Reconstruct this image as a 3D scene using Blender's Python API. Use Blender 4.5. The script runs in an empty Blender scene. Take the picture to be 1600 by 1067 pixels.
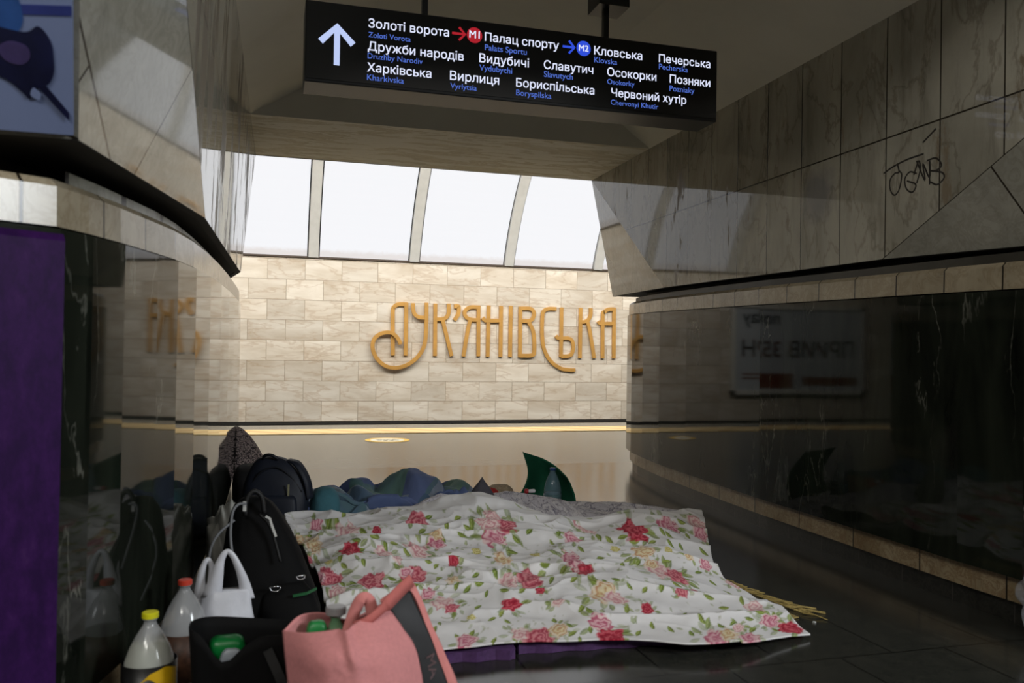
import bpy, bmesh, math, random
import numpy as np
from mathutils import Vector, Matrix

random.seed(7)
SC = bpy.context.scene
COL = SC.collection

# ------------------------------------------------------------------ camera
cam_d = bpy.data.cameras.new('camera')
cam = bpy.data.objects.new('camera', cam_d)
COL.objects.link(cam)
cam_d.sensor_width = 36.0
cam_d.lens = 29.7385
cam_d.clip_start = 0.05
R_ = ((0.96095617, 0.01807015, 0.27610998),
      (-0.27630153, 0.00908887, 0.96102802),
      (0.0148564, -0.9997954, 0.01372681))          # rows: world axes seen from the camera
M = Matrix.Identity(4)
for i in range(3):
    M[i][0] = R_[i][0]
    M[i][1] = -R_[i][1]
    M[i][2] = -R_[i][2]
M[2][3] = 1.0
cam.matrix_world = M
cam_d.dof.use_dof = True
cam_d.dof.focus_distance = 5.5
cam_d.dof.aperture_fstop = 4.0
SC.camera = cam

# ------------------------------------------------------------------ exposure, world, lights
SC.view_settings.view_transform = 'Standard'
SC.view_settings.look = 'None'
SC.view_settings.gamma = 1.0
SC.view_settings.use_curve_mapping = False
SC.view_settings.exposure = 0.0
w = bpy.data.worlds.new('world')
SC.world = w
w.use_nodes = True
w.node_tree.nodes['Background'].inputs[0].default_value = (0.5, 0.5, 0.55, 1)
w.node_tree.nodes['Background'].inputs[1].default_value = 0.01


def area(name, loc, target, size, size_y, power, color):
    l = bpy.data.lights.new(name, 'AREA')
    l.shape = 'RECTANGLE'
    l.size = size
    l.size_y = size_y
    l.energy = power
    l.color = color
    o = bpy.data.objects.new(name, l)
    COL.objects.link(o)
    o.location = loc
    d = Vector(target) - Vector(loc)
    o.rotation_euler = d.to_track_quat('-Z', 'Y').to_euler()
    return o


# lamp row running along the platform vault, and unseen area lights for the central hall
PLATFORM_LAMP = area('platform_lamp_row', (3.0, 10.9, 4.7), (3.0, 14.2, 1.0), 15.0, 0.5, 690, (1.0, 0.965, 0.91))
FLOOR_LAMP = area('platform_lamp_row', (3.0, 9.2, 4.9), (3.0, 10.0, 0), 14.0, 0.4, 330, (1.0, 0.92, 0.78))
HALL_LAMP = area('hall_lamp', (5.0, -1.6, 2.75), (1.2, 3.6, 0.3), 1.6, 1.2, 190, (0.91, 0.96, 1.0))
HALL_FILL = area('hall_fill', (1.0, -3.4, 4.6), (1.2, 0.0, 1.6), 7.0, 1.0, 55, (1.0, 0.96, 0.9))  # added fill, stands for a bright hall to lift the passage walls
HALL_SIDE_FILL = area('hall_fill', (-2.6, -3.2, 4.4), (2.7, 3.4, 1.0), 3.0, 0.5, 140, (1.0, 0.97, 0.9))  # added unseen light that brightens the right wall and grades its top
SC.cycles.max_bounces = 10
SC.cycles.glossy_bounces = 6
SC.cycles.transmission_bounces = 8
SC.cycles.transparent_max_bounces = 12
SC.cycles.sample_clamp_indirect = 6.0
SC.cycles.caustics_reflective = True
SC.cycles.blur_glossy = 0.5
SC.cycles.caustics_refractive = False


# ------------------------------------------------------------------ helpers
def srgb(r, g, b):
    f = lambda c: (c / 255 / 12.92) if c / 255 <= 0.04045 else ((c / 255 + 0.055) / 1.055) ** 2.4
    return (f(r), f(g), f(b), 1.0)


class NT:
    def __init__(s, name):
        s.m = bpy.data.materials.new(name)
        s.m.use_nodes = True
        s.t = s.m.node_tree
        s.p = s.t.nodes['Principled BSDF']

    def n(s, typ, **kw):
        nd = s.t.nodes.new(typ)
        for k, v in kw.items():
            if k.startswith('i_'):
                nd.inputs[k[2:].replace('_', ' ')].default_value = v
            else:
                setattr(nd, k, v)
        return nd

    def l(s, a, b):
        s.t.links.new(a, b)

    def mix(s, fac, a, b, mode='MIX'):
        nd = s.t.nodes.new('ShaderNodeMix')
        nd.data_type = 'RGBA'
        nd.blend_type = mode
        for inp, v in ((nd.inputs[0], fac), (nd.inputs[6], a), (nd.inputs[7], b)):
            if hasattr(v, 'links'):
                s.l(v, inp)
            else:
                inp.default_value = v
        return nd.outputs[2]

    def ramp(s, fac, *stops):
        nd = s.t.nodes.new('ShaderNodeValToRGB')
        el = nd.color_ramp.elements
        while len(el) < len(stops):
            el.new(0.5)
        for e, (p, c) in zip(el, stops):
            e.position = p
            e.color = c if len(c) == 4 else (*c, 1)
        s.l(fac, nd.inputs[0])
        return nd.outputs[0]

    def noise(s, vec, scale, detail=6, rough=0.6, dist=0.0):
        nd = s.n('ShaderNodeTexNoise')
        nd.inputs['Scale'].default_value = scale
        nd.inputs['Detail'].default_value = detail
        nd.inputs['Roughness'].default_value = rough
        nd.inputs['Distortion'].default_value = dist
        if vec is not None:
            s.l(vec, nd.inputs['Vector'])
        return nd.outputs[0]

    def mapping(s, vec, scale=(1, 1, 1), rot=(0, 0, 0), loc=(0, 0, 0)):
        nd = s.n('ShaderNodeMapping')
        nd.inputs['Scale'].default_value = scale
        nd.inputs['Rotation'].default_value = rot
        nd.inputs['Location'].default_value = loc
        s.l(vec, nd.inputs['Vector'])
        return nd.outputs[0]

    def bump(s, h, strength=0.2, dist=0.01):
        nd = s.n('ShaderNodeBump')
        nd.inputs['Strength'].default_value = strength
        nd.inputs['Distance'].default_value = dist
        s.l(h, nd.inputs['Height'])
        s.l(nd.outputs[0], s.p.inputs['Normal'])


def G(v):
    return (v, v, v, 1)


def plain(name, col, rough=0.5, metal=0.0, spec=0.5, var=0.12, scale=30, bump=0.0, coat=0.0, sheen=0.0):
    k = NT(name)
    tc = k.n('ShaderNodeTexCoord').outputs['Object']
    nz = k.noise(tc, scale, 5)
    c = col if len(col) == 4 else (*col, 1)
    dark = tuple(x * (1 - var) for x in c[:3]) + (1,)
    lite = tuple(min(1, x * (1 + var)) for x in c[:3]) + (1,)
    k.l(k.ramp(nz, (0.3, dark), (0.7, lite)), k.p.inputs['Base Color'])
    k.p.inputs['Roughness'].default_value = rough
    k.p.inputs['Metallic'].default_value = metal
    k.p.inputs['Specular IOR Level'].default_value = spec
    k.p.inputs['Coat Weight'].default_value = coat
    k.p.inputs['Sheen Weight'].default_value = sheen
    if bump:
        k.bump(nz, bump, 0.004)
    return k.m


def emitter(name, col, strength):
    k = NT(name)
    k.p.inputs['Base Color'].default_value = (0.02, 0.02, 0.02, 1)
    k.p.inputs['Emission Color'].default_value = col
    k.p.inputs['Emission Strength'].default_value = strength
    return k.m


def clear(name, col, rough=0.03, ior=1.35, trans=1.0):
    k = NT(name)
    k.p.inputs['Base Color'].default_value = col
    k.p.inputs['Roughness'].default_value = rough
    k.p.inputs['IOR'].default_value = ior
    k.p.inputs['Transmission Weight'].default_value = trans
    return k.m


def slabs(name, c1, c2, vein, bw, rh, offset, rough, mortar=0.004, joint=(0.05, 0.045, 0.04, 1),
          vein_amt=0.5, vscale=1.0, vein_w=0.06, sparse=None, worn=None, loc=(0, 0, 0), stretch=(1, 1, 1), vrot=0.6, spec=0.5, tilevar=0.5, grime=0.0, blot=None, vdetail=9, grain=0.0):
    """polished stone slabs with joints; coordinates are the UV map, in metres"""
    k = NT(name)
    uv = k.n('ShaderNodeUVMap').outputs[0]
    v0 = k.mapping(uv, loc=loc)
    br = k.n('ShaderNodeTexBrick')
    br.offset = offset
    br.offset_frequency = 2
    br.squash = 1.0
    br.inputs['Scale'].default_value = 1.0
    br.inputs['Brick Width'].default_value = bw
    br.inputs['Row Height'].default_value = rh
    br.inputs['Mortar Size'].default_value = mortar
    br.inputs['Mortar Smooth'].default_value = 0.1
    br.inputs['Color1'].default_value = G(0.0)
    br.inputs['Color2'].default_value = G(1.0)
    br.inputs['Mortar'].default_value = G(0.5)
    k.l(v0, br.inputs['Vector'])
    # every slab takes its own piece of the stone
    add = k.n('ShaderNodeVectorMath', operation='MULTIPLY_ADD')
    k.l(br.outputs['Color'], add.inputs[0])
    add.inputs[1].default_value = (7.3, 3.1, 5.7)
    k.l(uv, add.inputs[2])
    vv = k.mapping(add.outputs[0], scale=stretch, rot=(0, 0, vrot))
    n1 = k.noise(vv, 2.2 * vscale, 8, 0.62, 0.6)
    n2 = k.noise(vv, (5.5 if vdetail == 9 else 3.2) * vscale, vdetail, 0.7 if vdetail == 9 else 0.55, 1.6 if vdetail == 9 else 0.35)
    base = k.ramp(n1, (0.3, c1), (0.7, c2))
    tv = k.ramp(br.outputs['Color'], (0.0, G(1 - 0.28 * tilevar)), (1.0, G(1.0)))
    base = k.mix(1.0, base, tv, 'MULTIPLY')
    vm = k.ramp(n2, (0.5 - vein_w, G(0)), (0.5, G(vein_amt)), (0.5 + vein_w, G(0)))
    if sparse:
        n3 = k.noise(vv, 1.7, 3, 0.5)
        vm = k.mix(1.0, vm, k.ramp(n3, (sparse, G(0)), (sparse + 0.12, G(1))), 'MULTIPLY')
    base = k.mix(vm, base, vein)
    rgh = None
    if worn:
        wv = k.mapping(uv, scale=(5.0, 1.2, 1), loc=worn[2])
        wn = k.noise(wv, 1.0, 7, 0.7)
        wm = k.ramp(wn, (worn[0], G(0)), (worn[0] + 0.03, G(1)))
        base = k.mix(wm, base, worn[1])
        rgh = k.ramp(wm, (0, G(rough)), (1, G(0.5)))
    if grime:
        gn = k.noise(k.mapping(uv, scale=(9, 1.0, 1)), 1.0, 8, 0.75)
        gm = k.ramp(gn, (0.5, G(0)), (0.8, G(grime)))
        base = k.mix(gm, base, (0.03, 0.022, 0.012, 1))
    if grain:
        gr = k.ramp(k.noise(uv, 160, 3, .7), (.35, G(1 - grain)), (.65, G(1 + grain)))
        base = k.mix(1.0, base, gr, 'MULTIPLY')
    if blot:
        sb = k.n('ShaderNodeVectorMath', operation='DISTANCE')
        k.l(uv, sb.inputs[0])
        sb.inputs[1].default_value = (blot[0], blot[1], 0)
        bn = k.n('ShaderNodeMath', operation='MULTIPLY_ADD')
        k.l(k.noise(uv, 9, 4, .7), bn.inputs[0])
        bn.inputs[1].default_value = -.16
        k.l(sb.outputs['Value'], bn.inputs[2])
        base = k.mix(k.ramp(bn.outputs[0], (.0, G(.55)), (.09, G(0))), base, srgb(96, 98, 112))
    base = k.mix(br.outputs['Fac'], base, joint)
    k.l(base, k.p.inputs['Base Color'])
    if rgh is not None:
        k.l(rgh, k.p.inputs['Roughness'])
    else:
        k.p.inputs['Roughness'].default_value = rough
    k.p.inputs['Specular IOR Level'].default_value = spec
    inv = k.n('ShaderNodeMath', operation='SUBTRACT')
    inv.inputs[0].default_value = 1.0
    k.l(br.outputs['Fac'], inv.inputs[1])
    k.bump(inv.outputs[0], 0.25, 0.004)
    return k.m


class MB:
    def __init__(s):
        s.v, s.f, s.uv, s.mi = [], [], [], []

    def face(s, pts, uvs=None, mi=0):
        b = len(s.v)
        s.v += [tuple(p) for p in pts]
        s.f.append(tuple(range(b, b + len(pts))))
        s.uv.append(uvs or [(p[0], p[2]) for p in pts])
        s.mi.append(mi)

    def mesh(s, verts, faces, uvs=None, mi=0):
        b = len(s.v)
        s.v += [tuple(p) for p in verts]
        for f in faces:
            s.f.append(tuple(b + i for i in f))
            s.uv.append([(uvs[i] if uvs is not None else (verts[i][0], verts[i][1])) for i in f])
            s.mi.append(mi)

    def box(s, c, d, rz=0.0, mi=0, mat=None):
        x, y, z = d[0] / 2, d[1] / 2, d[2] / 2
        m = mat or (Matrix.Translation(c) @ Matrix.Rotation(rz, 4, 'Z'))
        P = [m @ Vector(p) for p in ((-x, -y, -z), (x, -y, -z), (x, y, -z), (-x, y, -z), (-x, -y, z), (x, -y, z), (x, y, z), (-x, y, z))]
        s.mesh(P, [(0, 3, 2, 1), (4, 5, 6, 7), (0, 1, 5, 4), (1, 2, 6, 5), (2, 3, 7, 6), (3, 0, 4, 7)], mi=mi)

    def build(s, name, mats, parent=None, smooth=False, weld=False):
        me = bpy.data.meshes.new(name)
        me.from_pydata(s.v, [], s.f)
        u = me.uv_layers.new(name='UVMap')
        flat = [c for fu in s.uv for c in fu]
        u.data.foreach_set('uv', np.array(flat, dtype=np.float32).ravel())
        me.polygons.foreach_set('material_index', s.mi)
        for m in (mats if isinstance(mats, (list, tuple)) else [mats]):
            me.materials.append(m)
        if weld:
            bm = bmesh.new()
            bm.from_mesh(me)
            bmesh.ops.remove_doubles(bm, verts=bm.verts, dist=1e-5)
            bmesh.ops.recalc_face_normals(bm, faces=bm.faces)
            bm.to_mesh(me)
            bm.free()
        if smooth:
            me.polygons.foreach_set('use_smooth', [True] * len(me.polygons))
        me.update()
        o = bpy.data.objects.new(name, me)
        COL.objects.link(o)
        if parent:
            o.parent = parent
        return o


def tag(o, label, cat, group=None):
    o['label'] = label
    o['category'] = cat
    if group:
        o['group'] = group
    return o


def empty(name, loc, label, cat, group=None, rz=0.0):
    o = bpy.data.objects.new(name, None)
    COL.objects.link(o)
    o.location = loc
    o.rotation_euler = (0, 0, rz)
    return tag(o, label, cat, group)


def struct(o):
    o['kind'] = 'structure'
    return o


def bevel(o, w=0.005, seg=2, angle=35):
    m = o.modifiers.new('bevel', 'BEVEL')
    m.width = w
    m.segments = seg
    m.limit_method = 'ANGLE'
    m.angle_limit = math.radians(angle)
    return o


def subsurf(o, n=2):
    m = o.modifiers.new('subsurf', 'SUBSURF')
    m.levels = n
    m.render_levels = n
    return o


def catmull(pts, n=8, closed=False):
    P = [np.array(p, float) for p in pts]
    out = []
    N = len(P)
    rng = range(N) if closed else range(N - 1)
    for i in rng:
        p1, p2 = P[i], P[(i + 1) % N]
        p0 = P[(i - 1) % N] if (closed or i > 0) else 2 * p1 - p2
        p3 = P[(i + 2) % N] if (closed or i < N - 2) else 2 * p2 - p1
        for j in range(n):
            t = j / n
            out.append(0.5 * (2 * p1 + (p2 - p0) * t + (2 * p0 - 5 * p1 + 4 * p2 - p3) * t * t + (3 * p1 - p0 - 3 * p2 + p3) * t ** 3))
    if not closed:
        out.append(P[-1])
    return out


def tube(mb, pts, r, n=8, flat=1.0, cap=True, mi=0):
    """round or flattened tube along a 3D path"""
    P = [Vector(p) for p in pts]
    rs = r if isinstance(r, (list, tuple)) else [r] * len(P)
    up = Vector((0, 0, 1))
    rings = []
    prev = None
    for i, p in enumerate(P):
        t = (P[min(i + 1, len(P) - 1)] - P[max(i - 1, 0)]).normalized()
        if prev is None:
            a = t.orthogonal().normalized() if abs(t.dot(up)) > 0.9 else t.cross(up).normalized()
        else:
            a = (prev - t * prev.dot(t)).normalized()
        prev = a
        b = t.cross(a)
        rings.append([p + a * (math.cos(2 * math.pi * k / n) * rs[i]) + b * (math.sin(2 * math.pi * k / n) * rs[i] * flat) for k in range(n)])
    V = [v for rg in rings for v in rg]
    F = []
    for i in range(len(P) - 1):
        for k in range(n):
            F.append((i * n + k, i * n + (k + 1) % n, (i + 1) * n + (k + 1) % n, (i + 1) * n + k))
    if cap:
        F.append(tuple(range(n - 1, -1, -1)))
        F.append(tuple((len(P) - 1) * n + k for k in range(n)))
    mb.mesh(V, F, mi=mi)


def strip(mb, pts, w, normal, th, mi=0):
    """flat strap: rectangle w wide in the surface, th thick along normal"""
    P = [Vector(p) for p in pts]
    nn = Vector(normal).normalized()
    V, F = [], []
    ws = w if isinstance(w, (list, tuple)) else [w] * len(P)
    for i, p in enumerate(P):
        t = (P[min(i + 1, len(P) - 1)] - P[max(i - 1, 0)]).normalized()
        s = t.cross(nn).normalized()
        V += [p + s * ws[i] / 2 - nn * th / 2, p - s * ws[i] / 2 - nn * th / 2, p - s * ws[i] / 2 + nn * th / 2, p + s * ws[i] / 2 + nn * th / 2]
    for i in range(len(P) - 1):
        a, b = i * 4, i * 4 + 4
        for k in range(4):
            F.append((a + k, a + (k + 1) % 4, b + (k + 1) % 4, b + k))
    F.append((0, 3, 2, 1))
    e = (len(P) - 1) * 4
    F.append((e, e + 1, e + 2, e + 3))
    mb.mesh(V, F, mi=mi)


def lathe(mb, prof, n=32, c=(0, 0, 0), mi=0, cap=True):
    V, F = [], []
    for r, z in prof:
        for k in range(n):
            a = 2 * math.pi * k / n
            V.append((c[0] + r * math.cos(a), c[1] + r * math.sin(a), c[2] + z))
    for i in range(len(prof) - 1):
        for k in range(n):
            F.append((i * n + k, i * n + (k + 1) % n, (i + 1) * n + (k + 1) % n, (i + 1) * n + k))
    if cap:
        F.append(tuple(range(n - 1, -1, -1)))
        F.append(tuple((len(prof) - 1) * n + k for k in range(n)))
    mb.mesh(V, F, mi=mi)


def glyph_polys(body):
    """outlines of a line of text -> list of (outer, [holes]); overlapping strokes stay separate outlines"""
    cu = bpy.data.curves.new('lettering', 'FONT')
    cu.body = body
    cu.size = 1.0
    cu.fill_mode = 'NONE'
    cu.resolution_u = 4
    tmp = bpy.data.objects.new('lettering', cu)
    COL.objects.link(tmp)
    me = bpy.data.meshes.new_from_object(tmp.evaluated_get(bpy.context.evaluated_depsgraph_get()))
    bpy.data.objects.remove(tmp)
    bpy.data.curves.remove(cu)
    nb = {}
    for e in me.edges:
        a, c = e.vertices
        nb.setdefault(a, []).append(c)
        nb.setdefault(c, []).append(a)
    loops, seen = [], set()
    for st in sorted(nb):
        if st in seen:
            continue
        lp, cur, prev = [], st, None
        while cur not in seen:
            seen.add(cur)
            lp.append(cur)
            nx = [q for q in nb[cur] if q != prev and q not in seen]
            if prev is None:
                nx = [q for q in nx if q == cur + 1] or nx
            if not nx:
                break
            prev, cur = cur, nx[0]
        if len(lp) > 2:
            loops.append([(me.vertices[q].co.x, me.vertices[q].co.y) for q in lp])
    bpy.data.meshes.remove(me)
    return loops


def text_mesh(body, size_w, x, z, y, joined, bold=0.0):
    """a line of letters as thin geometry facing -y, filling the width size_w (non-zero winding fill)"""
    from mathutils.geometry import delaunay_2d_cdt
    loops = glyph_polys(body)
    pts = [p for L in loops for p in L]
    edges, k = [], 0
    for L in loops:
        edges += [(k + q, k + (q + 1) % len(L)) for q in range(len(L))]
        k += len(L)
    r = delaunay_2d_cdt([Vector(p) for p in pts], edges, [], 0, 1e-5)
    P = np.array([(v.x, v.y) for v in r[0]])
    T = np.array([tuple(f) for f in r[2]])
    cen = P[T].mean(1)
    A = np.array([pts[e[0]] for e in edges])
    B = np.array([pts[e[1]] for e in edges])
    px, py = cen[:, 0][:, None], cen[:, 1][:, None]
    cr = (B[:, 0] - A[:, 0]) * (py - A[:, 1]) - (px - A[:, 0]) * (B[:, 1] - A[:, 1])
    wn = ((A[:, 1] <= py) & (B[:, 1] > py) & (cr > 0)).sum(1) - ((A[:, 1] > py) & (B[:, 1] <= py) & (cr < 0)).sum(1)
    T = T[wn != 0]
    x0, x1 = P[:, 0].min(), P[:, 0].max()
    s = size_w / (x1 - x0)
    dirs = [(0, 0)] if not bold else [(math.cos(a) * bold, math.sin(a) * bold) for a in (0.8, 2.36, 3.93, 5.5)]
    for dx, dy in dirs:
        joined.mesh([(x + (p[0] + dx - x0) * s, y, z + (p[1] + dy) * s) for p in P], [tuple(int(q) for q in t) for t in T])


def vnoise(x, y, seed=0):
    xi, yi = np.floor(x).astype(np.int64), np.floor(y).astype(np.int64)
    xf, yf = x - xi, y - yi

    def h(a, b):
        n = (a * 374761393 + b * 668265263 + seed * 974634777) & 0x7fffffff
        n = ((n ^ (n >> 13)) * 1274126177) & 0x7fffffff
        return ((n ^ (n >> 16)) & 0xffff) / 65535.0
    u, v = xf * xf * (3 - 2 * xf), yf * yf * (3 - 2 * yf)
    return (h(xi, yi) * (1 - u) + h(xi + 1, yi) * u) * (1 - v) + (h(xi, yi + 1) * (1 - u) + h(xi + 1, yi + 1) * u) * v


def fbm(x, y, seed=0, o=4):
    s, a, t = 0, 1.0, 0
    for i in range(o):
        s = s + a * vnoise(x * 2 ** i, y * 2 ** i, seed + i)
        t += a
        a *= 0.5
    return s / t


def bicubic(net, U, V):
    """Catmull-Rom surface through a net[row v][col u] of 3D points"""
    net = np.array(net, float)
    R, C = net.shape[:2]
    net = np.concatenate([2 * net[:1] - net[1:2], net, 2 * net[-1:] - net[-2:-1]], 0)
    net = np.concatenate([2 * net[:, :1] - net[:, 1:2], net, 2 * net[:, -1:] - net[:, -2:-1]], 1)
    fu, fv = np.clip(U, 0, 1) * (C - 1), np.clip(V, 0, 1) * (R - 1)
    iu, iv = np.minimum(fu.astype(int), C - 2), np.minimum(fv.astype(int), R - 2)
    tu, tv = fu - iu, fv - iv

    def wts(t):
        return [0.5 * (-t + 2 * t * t - t ** 3), 0.5 * (2 - 5 * t * t + 3 * t ** 3), 0.5 * (t + 4 * t * t - 3 * t ** 3), 0.5 * (-t * t + t ** 3)]
    wu, wv = wts(tu), wts(tv)
    out = 0
    for a in range(4):
        for b in range(4):
            out = out + (wv[a] * wu[b])[..., None] * net[iv + a, iu + b]
    return out


def grid_obj(name, P, mat, parent=None, col=None, thick=0.0, uv=True, smooth=True):
    nv, nu = P.shape[:2]
    me = bpy.data.meshes.new(name)
    idx = np.arange(nv * nu).reshape(nv, nu)
    F = np.stack([idx[:-1, :-1], idx[:-1, 1:], idx[1:, 1:], idx[1:, :-1]], -1).reshape(-1, 4)
    me.vertices.add(nv * nu)
    me.vertices.foreach_set('co', P.reshape(-1).astype(np.float32))
    me.loops.add(F.size)
    me.loops.foreach_set('vertex_index', F.reshape(-1).astype(np.int32))
    me.polygons.add(len(F))
    me.polygons.foreach_set('loop_start', np.arange(0, F.size, 4, dtype=np.int32))
    me.polygons.foreach_set('loop_total', np.full(len(F), 4, dtype=np.int32))
    me.update(calc_edges=True)
    if uv:
        u = me.uv_layers.new(name='UVMap')
        gu, gv = np.meshgrid(np.linspace(0, 1, nu), np.linspace(0, 1, nv))
        g = np.stack([gu, gv], -1).reshape(-1, 2)
        u.data.foreach_set('uv', g[F.reshape(-1)].reshape(-1).astype(np.float32))
    if col is not None:
        at = me.color_attributes.new('pattern', 'FLOAT_COLOR', 'POINT')
        c4 = np.concatenate([col.reshape(-1, 3), np.ones((nv * nu, 1))], 1)
        at.data.foreach_set('color', c4.reshape(-1).astype(np.float32))
    me.polygons.foreach_set('use_smooth', [smooth] * len(me.polygons))
    me.materials.append(mat)
    me.validate()
    o = bpy.data.objects.new(name, me)
    COL.objects.link(o)
    if thick:
        m = o.modifiers.new('solid', 'SOLIDIFY')
        m.thickness = thick
        m.offset = -1
    if parent:
        o.parent = parent
    return o

# ------------------------------------------------------------------ the setting
m_floor = slabs('granite_floor', srgb(36, 38, 35), srgb(52, 52, 47), srgb(74, 72, 65), 0.42, 0.84, 0.5, 0.17, mortar=0.004,
                joint=srgb(24, 24, 22), vein_amt=0.25, vscale=6, loc=(0.04, 0.1, 0), spec=0.55, tilevar=0.3, grain=0.35)
m_floor2 = slabs('platform_granite', srgb(110, 107, 98), srgb(130, 127, 115), srgb(146, 140, 128), 0.42, 0.84, 0.5, 0.24, mortar=0.002,
                 joint=srgb(70, 66, 58), vein_amt=0.25, vscale=6, loc=(0.04, 0.1, 0), spec=0.5, tilevar=0.3)
m_tile = slabs('track_wall_marble', srgb(202, 188, 168), srgb(240, 233, 220), srgb(166, 138, 108), 0.632, 0.353, 0.5, 0.3, mortar=0.004,
               joint=srgb(140, 124, 102), vein_amt=0.4, vscale=0.8, vein_w=0.03, vdetail=6, loc=(0.36, -0.108, 0), stretch=(0.45, 1.7, 1), vrot=0.75, tilevar=0.75)
m_upper = slabs('grey_marble', srgb(150, 146, 132), srgb(190, 185, 170), srgb(92, 82, 66), 0.337, 0.62, 0.0, 0.035, mortar=0.004,
                joint=srgb(48, 42, 34), vein_amt=0.42, vscale=0.8, vdetail=6, vein_w=.02, loc=(0.06, -0.17, 0), worn=(0.60, srgb(128, 116, 96), (3, 1, 0)), grime=0.6,
                tilevar=0.6, spec=.4, blot=(3.83, 1.86), stretch=(1.4, .7, 1), vrot=.7)
m_upper_left = slabs('worn_grey_marble', srgb(158, 155, 142), srgb(186, 182, 168), srgb(110, 104, 92), 0.337, 0.62, 0.0, 0.03, mortar=0.004,
                     joint=srgb(52, 46, 38), vein_amt=0.3, vscale=1.6, loc=(0.06, -0.17, 0), worn=(0.53, srgb(118, 108, 92), (1.3, 2, 0)), grime=0.4, tilevar=0.45, spec=.5)
m_facet = slabs('grey_marble_facet', srgb(148, 146, 135), srgb(174, 171, 159), srgb(110, 104, 92), 0.9, 0.5, 0.5, 0.05, mortar=0.004,
                joint=srgb(52, 46, 38), vein_amt=0.3, vscale=1.6, loc=(0.2, 0.0, 0), grime=0.3, tilevar=0.35, spec=.4)
m_cream = slabs('cream_marble_band', srgb(150, 139, 116), srgb(184, 171, 146), srgb(120, 100, 70), 0.29, 3.0, 0.0, 0.22, mortar=0.004,
                joint=srgb(40, 34, 26), vein_amt=0.35, vscale=1.4, loc=(0.1, 0.5, 0), tilevar=0.5, grime=0.25)
m_lowband = slabs('stained_marble_band', srgb(134, 116, 84), srgb(176, 160, 130), srgb(110, 74, 40), 0.45, 3.0, 0.0, 0.3, mortar=0.004,
                  joint=srgb(26, 22, 16), vein_amt=0.6, vscale=2.5, loc=(0.1, 0.5, 0), tilevar=0.6, grime=0.5)
m_black = slabs('black_green_marble', srgb(10, 13, 10), srgb(40, 44, 36), srgb(128, 128, 118), 3.0, 4.0, 0.0, 0.04, mortar=0.0, vein_amt=0.75, vscale=1.1, vein_w=0.012, sparse=0.55, vdetail=5,
                stretch=(2.2, 0.5, 1), vrot=0.15, tilevar=0.0, spec=0.17)
m_plinth = slabs('plinth_stone', srgb(18, 19, 17), srgb(38, 38, 34), srgb(80, 78, 70), 0.3, 3.0, 0.0, 0.35, mortar=0.003, vein_amt=0.3, vscale=3, loc=(0, .5, 0))
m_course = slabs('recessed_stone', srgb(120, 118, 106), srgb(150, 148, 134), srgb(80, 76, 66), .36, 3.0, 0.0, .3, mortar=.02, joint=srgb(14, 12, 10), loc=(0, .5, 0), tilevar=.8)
m_course2 = plain('recessed_course_dark', srgb(58, 55, 47), .5, var=.4, scale=3)  # darker tone for the course on the right pylon
m_dark = plain('shadow_gap_shade', srgb(22, 19, 15), 0.7)  # near-black colour stands for the shade under the cladding
m_plaster = plain('passage_plaster', srgb(222, 218, 202), 0.75, var=0.05, scale=2.5, bump=0.05)
m_edge = plain('near_black_matte', srgb(12, 11, 10), 0.95, spec=.1)
m_white_plaster = plain('vault_plaster', srgb(216, 212, 200), 0.7, var=0.04, scale=2)


def soffit_mat():
    k = NT('flaking_soffit_plaster')
    tc = k.n('ShaderNodeUVMap').outputs[0]
    a = k.noise(k.mapping(tc, scale=(0.8, 3.0, 1)), 2.2, 8, 0.68, 0.8)
    f = k.ramp(a, (0.5, srgb(236, 231, 216)), (0.53, srgb(206, 196, 170)), (0.62, srgb(228, 220, 198)), (0.7, srgb(176, 164, 136)))
    k.l(f, k.p.inputs['Base Color'])
    k.p.inputs['Roughness'].default_value = 0.7
    k.bump(a, 0.35, 0.02)
    return k.m


m_soffit = soffit_mat()

b = MB()
X0, X1 = -9.0, 15.0
b.face([(X0, -6, 0), (X1, -6, 0), (X1, 7.3, 0), (X0, 7.3, 0)], [(X0, -6), (X1, -6), (X1, 7.3), (X0, 7.3)])
floor = struct(b.build('floor', m_floor))
b = MB()
b.face([(X0, 7.3, 0), (X1, 7.3, 0), (X1, 12.05, 0), (X0, 12.05, 0)], [(X0, 7.3), (X1, 7.3), (X1, 12.05), (X0, 12.05)])
b.face([(X0, 12.05, 0), (X1, 12.05, 0), (X1, 12.05, -1.3), (X0, 12.05, -1.3)])
struct(b.build('floor_platform', m_floor2))
b = MB()
b.face([(X0, 12.05, -1.3), (X1, 12.05, -1.3), (X1, 15.4, -1.3), (X0, 15.4, -1.3)])
struct(b.build('floor_track', m_edge))
b = MB()
b.box((3, 11.83, 0.004), (24, 0.44, 0.008))  # wide near-black band along the platform edge
b.box((3, 12.06, -0.03), (24, 0.02, 0.08))
struct(b.build('trim_1', m_edge))

# warning strip along the platform edge
def tactile_mat():
    k = NT('tactile_yellow')
    uv = k.n('ShaderNodeTexCoord').outputs['Object']
    wv = k.n('ShaderNodeTexWave', wave_type='BANDS', bands_direction='DIAGONAL')
    wv.inputs['Scale'].default_value = 1.25
    wv.inputs['Distortion'].default_value = 0.4
    k.l(uv, wv.inputs['Vector'])
    k.l(k.ramp(wv.outputs['Fac'], (0.2, srgb(226, 190, 124)), (0.6, srgb(240, 212, 152))), k.p.inputs['Base Color'])
    k.p.inputs['Roughness'].default_value = 0.45
    k.bump(wv.outputs['Fac'], 0.15, 0.005)
    return k.m


b = MB()
b.box((3, 10.62, 0.004), (24, 0.62, 0.008))
o = b.build('tactile_strip', tactile_mat())
tag(o, 'yellow ribbed tactile warning strip along the platform edge', 'tactile strip')

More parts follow.
